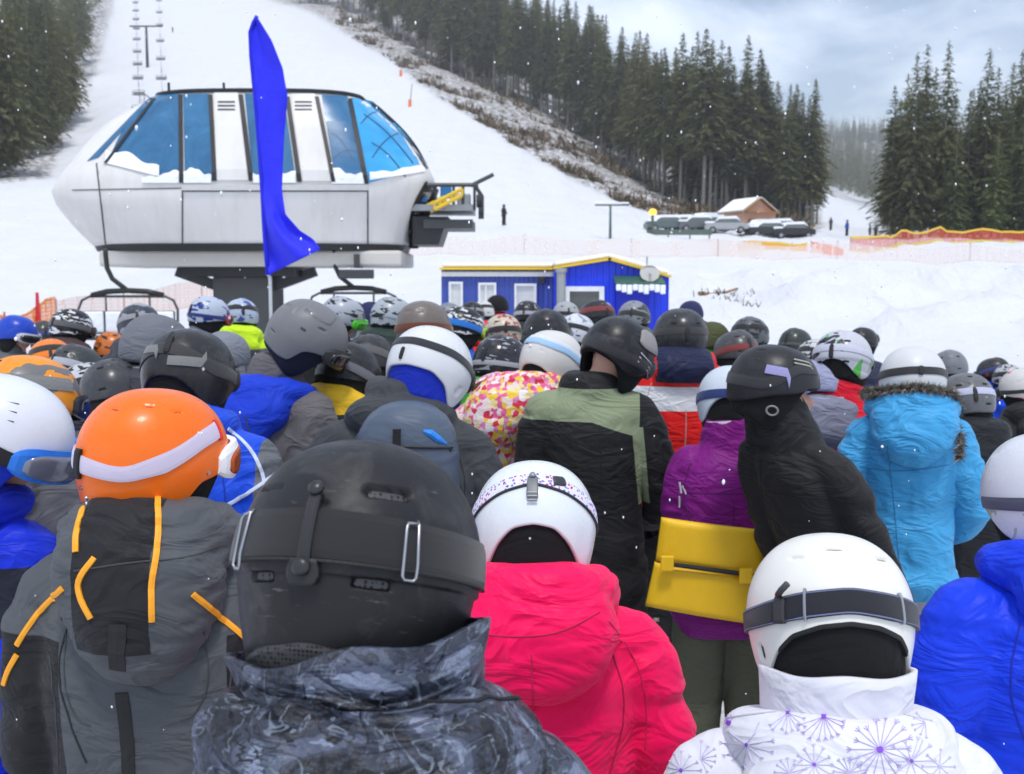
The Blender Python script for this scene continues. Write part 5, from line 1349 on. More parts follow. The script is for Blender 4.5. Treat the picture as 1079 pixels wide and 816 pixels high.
for (x, y, L, n, rot, spr, faint, dt) in ((927, 790, 30, 18, 0, 6.28, 0, 4), (868, 756, 24, 9, .2, 2.9, 0, 3), (830, 752, 20, 8, .3, 2.6, 1, 2), (768, 762, 9, 5, -2.6, 2.2, 0, 3), (787, 785, 24, 9, -.2, 4.4, 1, 2), (960, 802, 24, 10, 0, 6.28, 1, 2),
                                  (858, 806, 20, 12, 0, 6.28, 1, 2), (975, 762, 14, 6, 1.5, 3, 1, 0), (895, 815, 18, 9, 2.8, 3.6, 1, 0), (832, 815, 16, 8, 2.8, 3.6, 1, 0), (738, 800, 16, 7, -1.5, 3, 1, 0), (718, 812, 18, 8, 2.8, 4, 1, 2), (990, 808, 16, 8, 0, 6.28, 1, 0)):
    mb = MB(); seedhead(x, y, L, n, mb, rot, spr); mb.build('print', flat((.52, .48, .66), .7) if faint else flat((.42, .34, .62), .7), B['J']).location.z = -B['jz']
    if dt: mb = MB(); dot(mb, x, y, dt * .75); mb.build('print', flat((.22, .06, .55), .7), B['J']).location.z = -B['jz']
for a, b in (((868, 756), (874, 734)), ((927, 760), (910, 735)), ((787, 785), (800, 762)), ((830, 752), (858, 736)), ((960, 802), (972, 780))): mb = MB(); SB.strip(mb, [SB.px(*a), SB.px((a[0] + b[0]) / 2 + 2, (a[1] + b[1]) / 2), SB.px(*b)], .0018, .0008, .0006, .01); mb.build('print', flat((.52, .48, .66), .7), B['J']).location.z = -B['jz']
SB.ribbon('seam', [(766, 757), (800, 752), (840, 748), (900, 747), (945, 752), (982, 760)], .003, flat((.50, .49, .54), .8), .0005, .0015)

# ---- C: pink jacket, white helmet with flowered strap
PINK = cloth((.90, .003, .095), rough=.5, wr=1.0, sheen=.2)
jC = jacket_mesh(bulk=1.0, sh=.98, collar=.09, vox=.010, wr=1.25, seed=14, arms=('down', 'out'))
C_ = person('person in a hot pink jacket and white helmet with a flowered strap', 563, 485, w=131, hy=-2, hpi=22, jm=jC, jmat=PINK, near=True, jz=.035, hm=hood_mesh(1.1, .01, 14, .009, 1.2, 1.0), arms=('down', 'out'))
hC = put_helmet(C_, shell_mesh('arch', [dict(phi=155, al=45, w=.014, h=.004, d=.004), dict(phi=205, al=45, w=.014, h=.004, d=.004)], 140, 60), plastic((.70, .73, .75), .28, coat=.4, scr=.4), 'back')
t = NT('flowered_strap'); co = t.coord(); vc = t.voro(co, 150, 'F1', 'Color'); sx = t.n('ShaderNodeSeparateColor'); t.l(vc, sx.inputs[0])
FLW = t.pbr(t.mix(t.math('LESS_THAN', t.voro(co, 150), .42), (.70, .68, .78), t.ramp(sx.outputs[0], [(0, (.10, .10, .30)), (.3, (.55, .05, .20)), (.5, (.25, .20, .55)), (.7, (.65, .62, .75)), (.85, (.35, .10, .35))], 'CONSTANT')), .8, 0, .2)
hstrap('goggle_strap', [(64, 92), (110, 78), (150, 62), (180, 55), (210, 62), (250, 78), (296, 92)], .0165, FLW, hC, .0022, .0022, 110, 5)
hstrap('strap_edge', [(64, 98.8), (110, 85), (150, 69), (180, 62), (210, 69), (250, 85), (296, 98.8)], .002, flat((.03, .03, .035), .6), hC, .003, .0024, 110, 2)
hpatch('strap_clip', 181, 66, .0125, .0270, flat((.13, .14, .15), .4), hC, .0045, .004, 9, .2)
for a in (72, 75, 78): hpatch('clip_ridge', 181, a, .0105, .0016, flat((.30, .31, .33), .4), hC, .0085, .0015, 7, 0)
hpatch('strap_buckle', 154, 59, .016, .012, flat((.035, .035, .04), .4), hC, .004, .004, 9, .3)
p0 = hp(181, 56, .008); p1 = hp(181, 56, .014); mb = MB(); mb.tube([Vector(p0), Vector(p1)], [.007, .005], 14); mb.build('stud', flat((.3, .31, .32), .35, .5), hC, smooth=True)
goggles(hC, (.6, .6, .62), LENS); SCc = Surf(C_)
SCc.ribbon('hood_seam', [(505, 668), (545, 672), (590, 668), (632, 645)], .003, flat((.50, .004, .06), .7), .0005, .0015)
SCc.ribbon('seam', [(560, 690), (562, 760), (560, 830)], .003, flat((.55, .004, .07), .7), .0003, .0012)
SCc.ribbon('seam', [(642, 655), (668, 690), (682, 735), (680, 790)], .003, flat((.55, .004, .07), .7), .0003, .0012)

# ---- D: orange helmet, grey and black jacket with orange piping
GREYJ = cloth((.080, .086, .094), blocks=[((.016, .016, .018), [(-1, 0, 0, .175), (0, 0, -1, -1.34)]), ((.016, .016, .018), [(1, 0, 0, .125), (0, 0, -1, -1.35)]), ((.018, .018, .020), [(-1, 0, 0, -.018), (1, 0, 0, -.120), (0, 0, 1, 1.345), (0, -1, 0, .10)])], rough=.6, wr=1.0, sheen=.1)
jD = jacket_mesh(bulk=1.05, sh=1.02, collar=.10, vox=.009, wr=1.2, seed=21, arms=('down', 'down'), lean=(-.06, 0))
D = person('person in a bright orange helmet and grey-black jacket with orange piping', 160, 410, w=142, yaw=2, hy=-40, hpi=4, ro=2, jm=jD, jmat=GREYJ, near=True, lean=(-.06, 0), jz=.012, hz=.006, hm=hood_mesh(1.5, .02, 21, .009, 1.3, .88, (-.045, 0)), arms=('down', 'down'))
fe = [dict(phi=166, al=42, w=.012, h=.0038, d=.004, rc=.002), dict(phi=128, al=36, w=.011, h=.0035, d=.004, rc=.002), dict(phi=98, al=42, w=.011, h=.0035, d=.004), dict(phi=215, al=46, w=.012, h=.0035, d=.004)]
RIMS['orange'] = [(0, 80), (45, 84), (62, 98), (82, 104), (94, 128), (104, 142), (130, 141), (155, 136), (180, 134)]
hD = put_helmet(D, shell_mesh('orange', fe, 150, 70), plastic((.86, .155, .008), .33, coat=.3, scr=.5), 'ear')
for p, a in ((166, 42), (128, 36), (98, 42), (215, 46)): hpatch('vent', p, a, .0100, .0027, flat((.45, .03, .01), .6), hD, -.0036, .001)
hstrap('goggle_strap', [(54, 60), (80, 67), (108, 82), (138, 94), (150, 94), (170, 91), (200, 88), (240, 85), (300, 84)], .0175, webbing((.66, .58, .72)), hD, .002, .002, 120, 5)
hstrap('strap_clip', [(181, 91), (188, 91)], .031, RUB(), hD, .0045, .005, 8, 12)
goggles(hD, (.85, .85, .85), flat((.5, .1, .02), .1, .4), None)
hpatch('strap_end', 58, 62, .004, .0225, flat((.75, .03, .02), .5), hD, .0036, .003, 5, 0)
for p, a in ((114, 118), (76, 94), (186, 114), (180, 124)): 
    q0 = hp(p, a, -.001); q1 = hp(p, a, .003); mb = MB(); mb.tube([Vector(q0), Vector(q1)], [.0042, .0034], 10); mb.build('rivet', METAL(), hD)
hpatch('ear_badge', 98, 122, .008, .007, flat((.80, .10, .01), .5), hD, -.006, .003, 6, .9)
SD = Surf(D); OR = flat((.90, .36, .015), .55)
for pts in (((166, 522), (167, 560), (164, 590), (159, 615), (160, 655)), ((88, 535), (80, 560), (80, 582)), ((100, 588), (82, 610), (84, 630), (96, 652)), ((203, 626), (232, 650), (272, 684)), ((66, 620), (36, 650), (18, 680)), ((18, 690), (8, 708), (4, 722))):
    SD.ribbon('piping', pts, .0105, OR, .0015, .003)
for pts, w_ in ((((124, 658), (124, 706)), .030), (((128, 730), (134, 775), (136, 830)), .024)): SD.ribbon('back_tab', pts, w_, flat((.014, .014, .015), .7), .001, .002)
for pts in (((70, 665), (66, 720), (80, 760), (96, 765)), ((215, 665), (222, 720), (205, 755), (190, 760)), ((246, 690), (238, 760), (240, 830)), ((52, 690), (60, 760), (62, 830))): SD.ribbon('seam', pts, .0035, flat((.05, .052, .056), .8), .0003, .0012)
SD.ribbon('hood_seam', [(78, 602), (110, 597), (145, 592), (200, 588), (232, 575)], .003, flat((.05, .05, .052), .8), .0005, .0014)

# ---- E: white helmet at the left edge, head turned right
BLUEJ = cloth((.010, .032, .58), blocks=[((.016, .017, .03), [(1, 0, 0, .05), (0, 0, 1, 1.24), (0, 0, -1, -1.38)])], rough=.5, wr=1.0)
jE = jacket_mesh(bulk=.92, sh=.86, lean=(.10, 0), collar=.12, vox=.011, wr=1.2, seed=31, arms=('down', 'down'))
E = person('person in a white helmet with blue goggles and vivid blue jacket beside the orange helmet', -4, 393, d=2.14, yaw=-18, hy=-66, hpi=22, hm=hood_mesh(.85, 0, 31, .011, 1, .9, (.10, 0)), jm=jE, jmat=BLUEJ, near=True, lean=(.10, 0), arms=('down', 'down'))
RIMS['earcut'] = [(0, 80), (45, 84), (60, 92), (78, 96), (92, 104), (104, 138), (125, 140), (155, 134), (180, 132)]
hE = put_helmet(E, shell_mesh('earcut', [dict(phi=110, al=50, w=.04, h=.0025, d=.002, rot=25), dict(phi=125, al=62, w=.05, h=.0025, d=.002, rot=25)], 120, 56), plastic((.66, .68, .74), .3, coat=.3, scr=.3), 'ear', cloth((.012, .035, .45), rough=.8, wr=.5))
hstrap('goggle_strap', [(60, 90), (90, 84), (130, 72), (180, 64), (240, 66), (296, 76)], .017, webbing((.015, .015, .017)), hE, .002, .002, 90, 4)
goggles(hE, (.015, .16, .62), flat((.16, .17, .22), .12, .2, spec=.8), None)
for k in range(3): htube('line_print', [(70, 40 + k * 9, .001), (98, 44 + k * 8, .001), (124, 62 + k * 7, .001)], .0011, flat((.10, .10, .12), .5), hE, 5)
mb = MB(); mb.tube([(0, 0, .10), (.012, -.01, .04), (.005, .0, -.03), (-.015, .01, -.10)], [.014, .030, .028, .012], 12)
o = mb.build('scarf_end', cloth((.66, .60, .68), rough=.85), E['e'], smooth=True); o.location = (.17, -.13, 1.42)

# ---- F: blue jacket at the right edge
jF = jacket_mesh(bulk=1.06, collar=.10, vox=.011, wr=1.2, seed=37, arms=('out', 'out'))
F_ = person('person in a silver-white helmet and royal blue jacket at the right edge', 1108, 456, d=2.05, yaw=8, hy=6, hpi=6, hm=hood_mesh(1.0, 0, 37, .011), jm=jF, jmat=cloth((.008, .045, .66), rough=.48, wr=1.0), near=True, arms=('out', 'out'))
hF = put_helmet(F_, shell_mesh('arch', [dict(phi=128, al=116, w=.003, h=.018, d=.004, rot=12), dict(phi=122, al=118, w=.003, h=.016, d=.004, rot=12)], 120, 56), plastic((.60, .61, .66), .25, coat=.4, scr=.3, pat=[(14, (1, 1, 1), .66, (.40, .42, .34), 3)]), 'back')
hstrap('goggle_strap', [(64, 96), (110, 98), (150, 92), (180, 88), (230, 92), (296, 96)], .017, webbing((.08, .08, .13)), hF, .002, .002, 90, 4)

# ---- K: white helmet, dark jacket, and the backpack on him
jK = jacket_mesh(bulk=1.05, collar=.12, hood=.7, vox=.013, wr=1.2, seed=41, arms=('out', 'out'), lean=(-.03, 0))
K = person('person in a white helmet with black strap, dark grey jacket and backpack', 452, 343, w=88, hy=-22, hpi=18, ro=5, jm=jK, jmat=cloth((.050, .053, .057), rough=.6), near=True, arms=('out', 'out'), lean=(.03, 0))
RIMS['flap'] = [(0, 80), (45, 84), (60, 100), (78, 128), (92, 150), (106, 150), (122, 118), (145, 100), (180, 96)]
hK = put_helmet(K, shell_mesh('flap', [dict(phi=98, al=118, w=.010, h=.022, d=.006, rot=-18), dict(phi=74, al=112, w=.004, h=.02, d=.005, rot=14), dict(phi=164, al=76, w=.004, h=.003, d=.004)], 120, 56), plastic((.64, .645, .65), .3, coat=.3, scr=.3), 'back', cloth((.012, .03, .40), rough=.8, wr=.4))
hstrap('goggle_strap', [(64, 84), (120, 70), (180, 64), (240, 66), (296, 74)], .0125, webbing((.03, .033, .04)), hK, .002, .002, 80, 4); goggles(hK, (.03, .03, .03), LENSD)
hpatch('strap_hook', 192, 82, .006, .018, RUB(), hK, .002, .004)
mb = MB(); mb.tube([(-.10, .0, 1.55), (-.115, -.03, 1.48), (-.12, -.05, 1.38), (-.125, -.06, 1.30)], [.028, .032, .028, .010], 12); mb.build('hair', cloth((.16, .10, .05), rough=.8, wr=1.5, weave=300), K['e'], smooth=True)

# backpack: a rounded shell on its back
Ke = K['e']; bpk = empty('backpack', (Ke.location.x - .02, K['d'] - .02, 0), 'blue-grey hard-shell backpack with a dark zip on a dark grey jacket', 'backpack')
zc = P(430, 486, K['d'] - .25).z; bx = P(430, 486, K['d'] - .25).x - bpk.location.x
mb = MB(); R_ = []
for z, hw, hd in ((-.26, .10, .07), (-.25, .125, .09), (-.12, .150, .115), (.02, .152, .12), (.09, .140, .112), (.135, .115, .095), (.165, .075, .07), (.178, .03, .035)):
    R_.append([Vector((p.x + bx, p.y - .245, p.z + zc)) for p in ring(z, hw, hd, 0, 2.8, 40)])
mb.loft(R_); m = remesh(mb, .012, 3)
PKM = cloth((.085, .11, .15), blocks=[], rough=.38, wr=.35, sheen=0)
mk('shell', m, PKM, bpk)
bv = BVHTree.FromPolygons([v_.co.copy() for v_ in m.vertices], [tuple(p.vertices) for p in m.polygons])
def onpack(x, z): h = bv.ray_cast(Vector((bx + x, -1.5, zc + z)), Vector((0, 1, 0))); return (h[0] if h[0] is not None else bv.find_nearest(Vector((bx + x, -.34, zc + z)))[0])
mb = MB(); mb.tube([onpack(x, .062 - .5 * x * x) + Vector((0, -.002, 0)) for x in np.linspace(-.148, .148, 25)], .004, 6); mb.build('zip', RUB(), bpk)
mb = MB(); 
for k in range(8): p = onpack(-.018, .105 - k * .013); mb.box(p + Vector((0, -.004, 0)), (.022, .012, .0132))
mb.build('loop', RUB(), bpk)
mb = MB(); p = onpack(-.018, .025); mb.box(p + Vector((0, -.008, 0)), (.013, .012, .04), bev=.003); mb.build('zip_pull', flat((.02, .18, .65), .5), bpk)
mb = MB(); mb.tube([onpack(x, z) + Vector((0, .001, 0)) for x, z in ((.055, .105), (.075, .098), (.095, .082), (.118, .066))], [.005, .012, .011, .004], 8); mb.build('badge', flat((.02, .22, .70), .5), bpk)
for s in (-1, 1):
    mb = MB(); pts = [(s * .085 + bx, -.17, zc + .10), (s * .10 + bx, -.06, 1.46 * K['s'] + .05), (s * .11 + bx, .06, 1.43 * K['s'] + .05), (s * .12 + bx, .16, 1.30 * K['s']), (s * .12 + bx, .16, 1.12 * K['s'])]; mb.tube(pts, .018, 10); mb.build('shoulder_strap', cloth((.05, .055, .06), rough=.8), bpk, smooth=True)

# ---- J: black and sage jacket
SAGE = (.235, .275, .165)
jJ = jacket_mesh(bulk=.90, sh=.90, collar=.05, vox=.012, wr=1.1, seed=52, arms=('down', 'out'), hem=.70, lean=(-.02, 0))
J_ = person('person bareheaded at the nape under a black helmet, in a black jacket with sage green shoulders', 650, 333, w=74, yaw=-6, hy=-30, hpi=20, ro=17, jz=.055, jm=jJ, jmat=cloth((.017, .017, .018), blocks=[(SAGE, [(0, 0, 1, 1.362), (0, 0, -1, -1.475), (-1, 0, 0, -.16)]), (SAGE, [(.35, 0, 1, 1.362), (0, 0, -1, -1.475), (1, 0, 0, 0), (-1, 0, 0, -.165)]), (SAGE, [(1, 0, .1, .272), (-1, 0, -.1, -.312), (0, 0, 1, 1.06), (0, 0, -1, -1.34)])], rough=.6, wr=1.0), near=True, arms=('down', 'out'), lean=(.02, 0))
J_['e']['label'] = 'person in a black jacket with sage green shoulders, bare neck below a black helmet'
hJ = put_helmet(J_, shell_mesh('nape', [], 100, 44), plastic((.016, .016, .018), .34, pat=[(8, (1, 1, 3), .60, (.035, .035, .04), 2)]), 'nape')
mk('helmet_peak', hgrid(np.linspace(8, 118, 40), 34, 68, .004, .006, .4, 8), flat((.27, .255, .25), .6), hJ, smooth=False)
for k in range(3): htube('goggle_stripe', [(110, 76 + k * 6, .003), (80, 82 + k * 6, .004), (56, 92 + k * 6, .004)], .0022, flat((.5, .5, .52), .4), hJ, 6)
mk('goggle_strap', STRAPS[1], webbing((.03, .03, .033)), hJ, smooth=False); goggles(hJ, (.05, .05, .05), LENSD)
SJ = Surf(J_); SJ.ribbon('seam', [(632, 448), (634, 520), (636, 620)], .004, flat((.008, .008, .008), .8), .0003, .0014)

# ---- H: purple jacket, and the yellow folding pad at its back
jH = jacket_mesh(bulk=.94, sh=.93, collar=.11, vox=.012, wr=1.25, seed=58, arms=('in', 'front'), hem=.74)
H_ = person('person in a purple jacket and white helmet, olive trousers, with a yellow pad behind', 770, 385, w=70, yaw=-4, hy=-10, hpi=20, jm=jH, jmat=cloth((.20, .010, .185), rough=.5, wr=1.1), near=True, arms=('in', 'front'), tr=(.105, .11, .072))
hH = put_helmet(H_, shell_mesh('arch', [], 90, 40), plastic((.55, .60, .66), .3, coat=.3), 'back'); goggles(hH, (.03, .05, .2), LENSB, (.02, .04, .16), si=1)
SH = Surf(H_); mk('collar_lining', collar_mesh(.094, .092, 1.50, 1.59, .02, 0, .006, .003, 1), cloth((.55, .50, .56), rough=.8), H_['e'])
for pts in (((716, 508), (718, 520)), ((719, 512), (723, 521)), ((716, 523), (716, 535))): SH.ribbon('chest_print', pts, .007, flat((.6, .6, .62), .5), .001, .001)
yd = H_['d'] - .27
PADM = flat((.84, .50, .010), .5, 0, .15, 240, var=.05)
pc = P(747, 603, yd); PD = empty('folding_pad', pc, 'yellow folding foam pad with a black slit hanging behind the purple jacket', 'pad')
def pad_panel(c4, name):
    pts = [P(x, y, yd) - pc for x, y in c4]; mb = MB(); n = 14; fr = []; bk = []
    for j in range(n + 1):
        for i in range(n + 1):
            a, b = i / n, j / n; p = (pts[0] * (1 - a) + pts[1] * a) * (1 - b) + (pts[3] * (1 - a) + pts[2] * a) * b
            r_ = min(a, 1 - a, b, 1 - b); e_ = .013 * (1 - math.exp(-r_ * 30)); bow = .012 * (2 * a - 1) ** 2
            fr.append(p + Vector((0, -e_ + bow, 0))); bk.append(p + Vector((0, .02 + bow, 0)))
    W_ = n + 1; N = W_ * W_; f = []
    for j in range(n):
        for i in range(n): q_ = (j * W_ + i, j * W_ + i + 1, (j + 1) * W_ + i + 1, (j + 1) * W_ + i); f.append(q_); f.append(tuple(x + N for x in reversed(q_)))
    per = list(range(W_)) + [j * W_ + n for j in range(1, W_)] + [n * W_ + i for i in range(n - 1, -1, -1)] + [j * W_ for j in range(n - 1, 0, -1)]
    for a, b in zip(per, per[1:] + per[:1]): f.append((a, a + N, b + N, b))
    mb.add(fr + bk, f); return mb.build(name, PADM, PD, smooth=True)
pad_panel(((698, 547), (811, 561), (806, 607), (692, 592)), 'upper_panel'); pad_panel(((691, 594), (805, 610), (793, 659), (681, 640)), 'lower_panel')
for x0, y0 in ((703, 593), (786, 606)):
    mb = MB(); a = P(x0, y0 - 7, yd - .032) - pc; b = P(x0, y0 + 9, yd - .032) - pc; mb.box((a + b) / 2, (.045, .012, (a - b).length), bev=.004); mb.build('strap_tab', PADM, PD)
mb = MB(); a, b = P(709, 595, yd - .022) - pc, P(783, 605, yd - .022) - pc; mb.tube([a, (a + b) / 2, b], .008, 8); mb.build('slit', RUB(), PD)

# ---- I: black helmet turned right and down
jI = jacket_mesh(bulk=.84, sh=.78, collar=.14, hood=0, vox=.013, wr=1.1, seed=63, arms=('down', 'down'), lean=(-.175, -.195))
I_ = person('person in a glossy black helmet with pale goggle strap, head bowed right, black jacket', 815, 363, d=3.3, yaw=-50, hy=-52, hpi=10, ro=-8, jm=jI, jmat=cloth((.018, .018, .0185), rough=.62), near=True, arms=('down', 'down'), lean=(-.175, -.195))
hI = put_helmet(I_, shell_mesh('short', [dict(phi=130, al=40, w=.016, h=.004, d=.004)], 110, 50), plastic((.022, .022, .024), .38, scr=.6), 'ear')
hstrap('goggle_strap', [(24, 56), (62, 60), (78, 74), (104, 91), (150, 90), (240, 82)], .019, webbing((.036, .036, .04)), hI, .0016, .002, 90, 4)
hstrap('strap_panel', [(106, 92), (74, 71)], .0145, webbing((.33, .31, .56)), hI, .0045, .0015, 24, 4)
for da in (-3, 3): hstrap('strap_edge', [(70, 58 + da), (54, 50 + da), (38, 52 + da)], .002, flat((.45, .44, .38), .4), hI, .0045, .002, 30, 2)
mb = MB(); c = hp(252, 148, .004)
pts = [hp(88 + 7.5 * math.cos(a), 132 + 8 * math.sin(a), .004) for a in np.linspace(0, 6.28, 19)]; mb.tube([Vector(p) for p in pts], .003, 6); mb.build('ear_ring', flat((.25, .25, .26), .4), hI)
mk('face_mask', collar_mesh(.100, .108, 1.47, 1.575, 0, .05, .008, .006, 2.6, yo=.03), cloth((.014, .014, .015), rough=.8), I_['e']).location = (-.155, -.17, 0)

# ---- G: light blue jacket with a fur-edged hood
LBL = cloth((.055, .33, .62), rough=.45, wr=1.25, sheen=.15)
jG = jacket_mesh(bulk=.92, sh=.86, collar=.08, vox=.011, wr=1.5, seed=71, arms=('out', 'out'))
G_ = person('person in a light blue jacket with a fur-edged hood and white helmet', 962, 365, d=4.0, yaw=-14, hy=-6, hpi=8, ro=2, jm=jG, jmat=LBL, near=True, jz=.06, hm=hood_mesh(1.25, .035, 71, .010, 1.6, 1.0), arms=('out', 'out'), tr=(.5, .5, .52))
hG = put_helmet(G_, shell_mesh('low', [dict(phi=170, al=60, w=.012, h=.003, d=.003)], 100, 44), plastic((.60, .60, .60), .35, scr=.4), 'back')
hstrap('goggle_strap', [(64, 80), (130, 74), (180, 76), (240, 84), (296, 92)], .015, webbing((.035, .035, .037)), hG, .002, .002, 80, 4); goggles(hG, (.2, .2, .2), LENSD)
hpatch('strap_clip', 168, 76, .010, .018, RUB(), hG, .004, .004); vents(hG, (2, 3))
fur = MB(); rf_ = random.Random(8)
def furtube(pts, n, L, mb):
    for k in range(n):
        t_ = rf_.random() * (len(pts) - 1.001); i = int(t_); a = pts[i].lerp(pts[i + 1], t_ - i); dv = Vector((rf_.gauss(0, 1), rf_.gauss(0, 1), rf_.gauss(0, 1))).normalized()
        tip = a + dv * L * rf_.uniform(.6, 1.15) + Vector((0, 0, -.008)); s = dv.cross(Vector((rf_.random(), rf_.random(), rf_.random()))).normalized() * .0035
        mb.add([a - s, a + s, tip], [(0, 1, 2)])
SG = Surf(G_)
fp = [Vector((.172 * math.sin(a), -.150 * math.cos(a) - .012, 1.652 - .03 * abs(a) - (.075 * (a - .9) if a > .9 else 0))) for a in np.linspace(-1.7, 2.2, 30)] + [Vector((.160, -.10, 1.50)), Vector((.170, -.15, 1.44)), Vector((.160, -.18, 1.38))]
furtube(fp, 6500, .036, fur)
t = NT('fur'); co = t.coord(); FURM = t.pbr(t.ramp(t.noise(co, 60, 3), [(.3, (.055, .045, .035)), (.5, (.26, .23, .19)), (.7, (.52, .48, .42))]), .9, 0, .1)
fur.build('fur_trim', FURM, G_['e'])
SG.ribbon('seam', [(935, 470), (942, 530), (948, 600)], .004, flat((.03, .18, .38), .7), .0005, .0015)
SG.ribbon('seam', [(905, 492), (950, 498), (1000, 490)], .004, flat((.03, .18, .38), .7), .0005, .0015)

# ---- L: flowered jacket
t = NT('flower_print_cloth'); co = t.coord()
wv = t.n('ShaderNodeVectorMath', operation='MULTIPLY_ADD'); t.l(t.noise(co, 30, 2, out='Color'), wv.inputs[0]); wv.inputs[1].default_value = (.02, .02, .02); t.l(co, wv.inputs[2])
vc = t.voro(wv.outputs[0], 52, 'F1', 'Color'); sx = t.n('ShaderNodeSeparateColor'); t.l(vc, sx.inputs[0])
c = t.ramp(sx.outputs[0], [(0, (.72, .10, .26)), (.17, (.78, .62, .60)), (.36, (.80, .52, .03)), (.52, (.62, .02, .06)), (.64, (.80, .66, .30)), (.78, (.70, .22, .42)), (.90, (.80, .74, .74))], 'CONSTANT')
FLJ = t.pbr(c, .6, 0, .3, t.bump(t.noise(t.mapp(co, (5, 5, 10)), 3, 5), .5, .02), Sheen_Weight=.2)
jL = jacket_mesh(bulk=1.0, sh=.98, collar=.10, vox=.013, wr=1.2, seed=77, arms=('out', 'front'), lean=(.29, 0))
L_p = person('person in a jacket printed with pink, yellow and red flowers, white and pale blue helmet', 581, 348, w=65, yaw=-6, hy=-30, hpi=10, ro=4, jm=jL, jmat=FLJ, near=True, jz=.05, hm=hood_mesh(1.3, .02, 77, .012, 1.4, 1.2, (.255, 0)), arms=('out', 'front'), lean=(.29, 0))
hL = put_helmet(L_p, shell_mesh('arch', [dict(phi=165, al=72, w=.010, h=.004, d=.004, rot=20), dict(phi=195, al=72, w=.010, h=.004, d=.004, rot=-20)], 100, 44), plastic((.62, .60, .57), .35), 'back')
hstrap('goggle_strap', [(64, 86), (120, 62), (180, 50), (230, 54), (296, 70)], .026, webbing((.72, .74, .80)), hL, .002, .002, 80, 6); hstrap('strap_stripe', [(64, 90), (120, 66), (180, 54), (230, 58), (296, 73)], .013, webbing((.36, .58, .85)), hL, .0045, .0012, 80, 3)
goggles(hL, (.7, .7, .72), LENSB); vents(hL, (0, 1))
mb = MB(); mb.tube([(.02, -.10, 1.58), (.05, -.10, 1.52), (.06, -.09, 1.46)], [.03, .034, .02], 10); mb.build('hair', cloth((.10, .05, .02), rough=.75, wr=1.5, weave=300), L_p['e'], smooth=True)

# ---- M: black helmet with grey band, blue jacket with white lines
jM = jacket_mesh(bulk=1.05, collar=.11, hood=.75, vox=.012, wr=1.2, seed=83, arms=('out', 'out'), lean=(0, 0))
M_ = person('person in a black helmet with grey band and white-lined blue jacket behind the orange helmet', 198, 346, w=93, yaw=-8, hy=-4, hpi=12, jm=jM, jmat=cloth((.012, .075, .62), blocks=[((.13, .135, .15), [(1, 0, 0, .245), (0, 0, 1, 1.20)]), ((.012, .03, .35), [(0, 0, -1, -1.05)])], rough=.5), near=True, arms=('out', 'out'), lean=(0, 0))
hM = put_helmet(M_, shell_mesh('arch', [dict(phi=186, al=40, w=.003, h=.02, d=-.004)], 120, 50), plastic((.022, .022, .023), .3, coat=.2, scr=.8), 'back')
hstrap('goggle_strap', [(64, 92), (120, 82), (160, 66), (180, 62), (205, 66), (240, 80), (296, 96)], .020, webbing((.045, .045, .046)), hM, .002, .002, 90, 4); hstrap('strap_panel', [(174, 63.5), (155, 68), (128, 79)], .013, webbing((.22, .22, .215)), hM, .0045, .001, 30, 3); hstrap('strap_panel', [(228, 78), (208, 70), (190, 65)], .013, webbing((.20, .20, .20)), hM, .0045, .001, 30, 3)
goggles(hM, (.03, .03, .03), LENSD); hpatch('strap_clip', 178, 58, .011, .03, RUB(), hM, .004, .005)
SM = Surf(M_)
for pts in (((240, 452), (262, 470), (276, 495), (280, 520)), ((150, 470), (160, 460), (180, 452)), ((225, 540), (262, 520), (290, 500))): SM.ribbon('piping', pts, .010, flat((.55, .62, .75), .6), .002, .002)

# ---- N: grey helmet bowed right, blue hood, taupe jacket
jN = jacket_mesh(bulk=1.04, collar=.12, vox=.013, wr=1.3, seed=91, arms=('front', 'out'), lean=(.12, .05))
N_ = person('person in a matte grey helmet bowed right, blue hood on a taupe jacket', 322, 315, d=4.0, yaw=-30, hy=-42, hpi=32, ro=8, jz=-.015, jm=jN, jmat=cloth((.125, .115, .118), rough=.65), near=True, hz=-.05, hm=hood_mesh(1.1, .03, 91, .012, 1.4, 1.10, (.11, .045)), hmat=cloth((.010, .045, .52), rough=.6), arms=('front', 'out'), lean=(.12, .05))
hN = put_helmet(N_, shell_mesh('earcut', _var[1] + [dict(phi=120, al=46, w=.016, h=.005, d=.006), dict(phi=84, al=60, w=.014, h=.006, d=.006), dict(phi=100, al=30, w=.05, h=.05, d=-.004, rc=.02, soft=.006)], 150, 70), plastic((.17, .17, .18), .42), 'ear', cloth((.014, .016, .03), rough=.9, wr=.4)); goggles(hN, (.04, .04, .04), LENSD); hpatch('badge', 108, 74, .010, .004, flat((.05, .05, .055), .5), hN)
mk('neck_gaiter', collar_mesh(.074, .078, 1.50, 1.57, 0, 0, .005, .004, .8), cloth((.14, .42, .03), rough=.8), N_['e']).location = (.10, .04, 0)

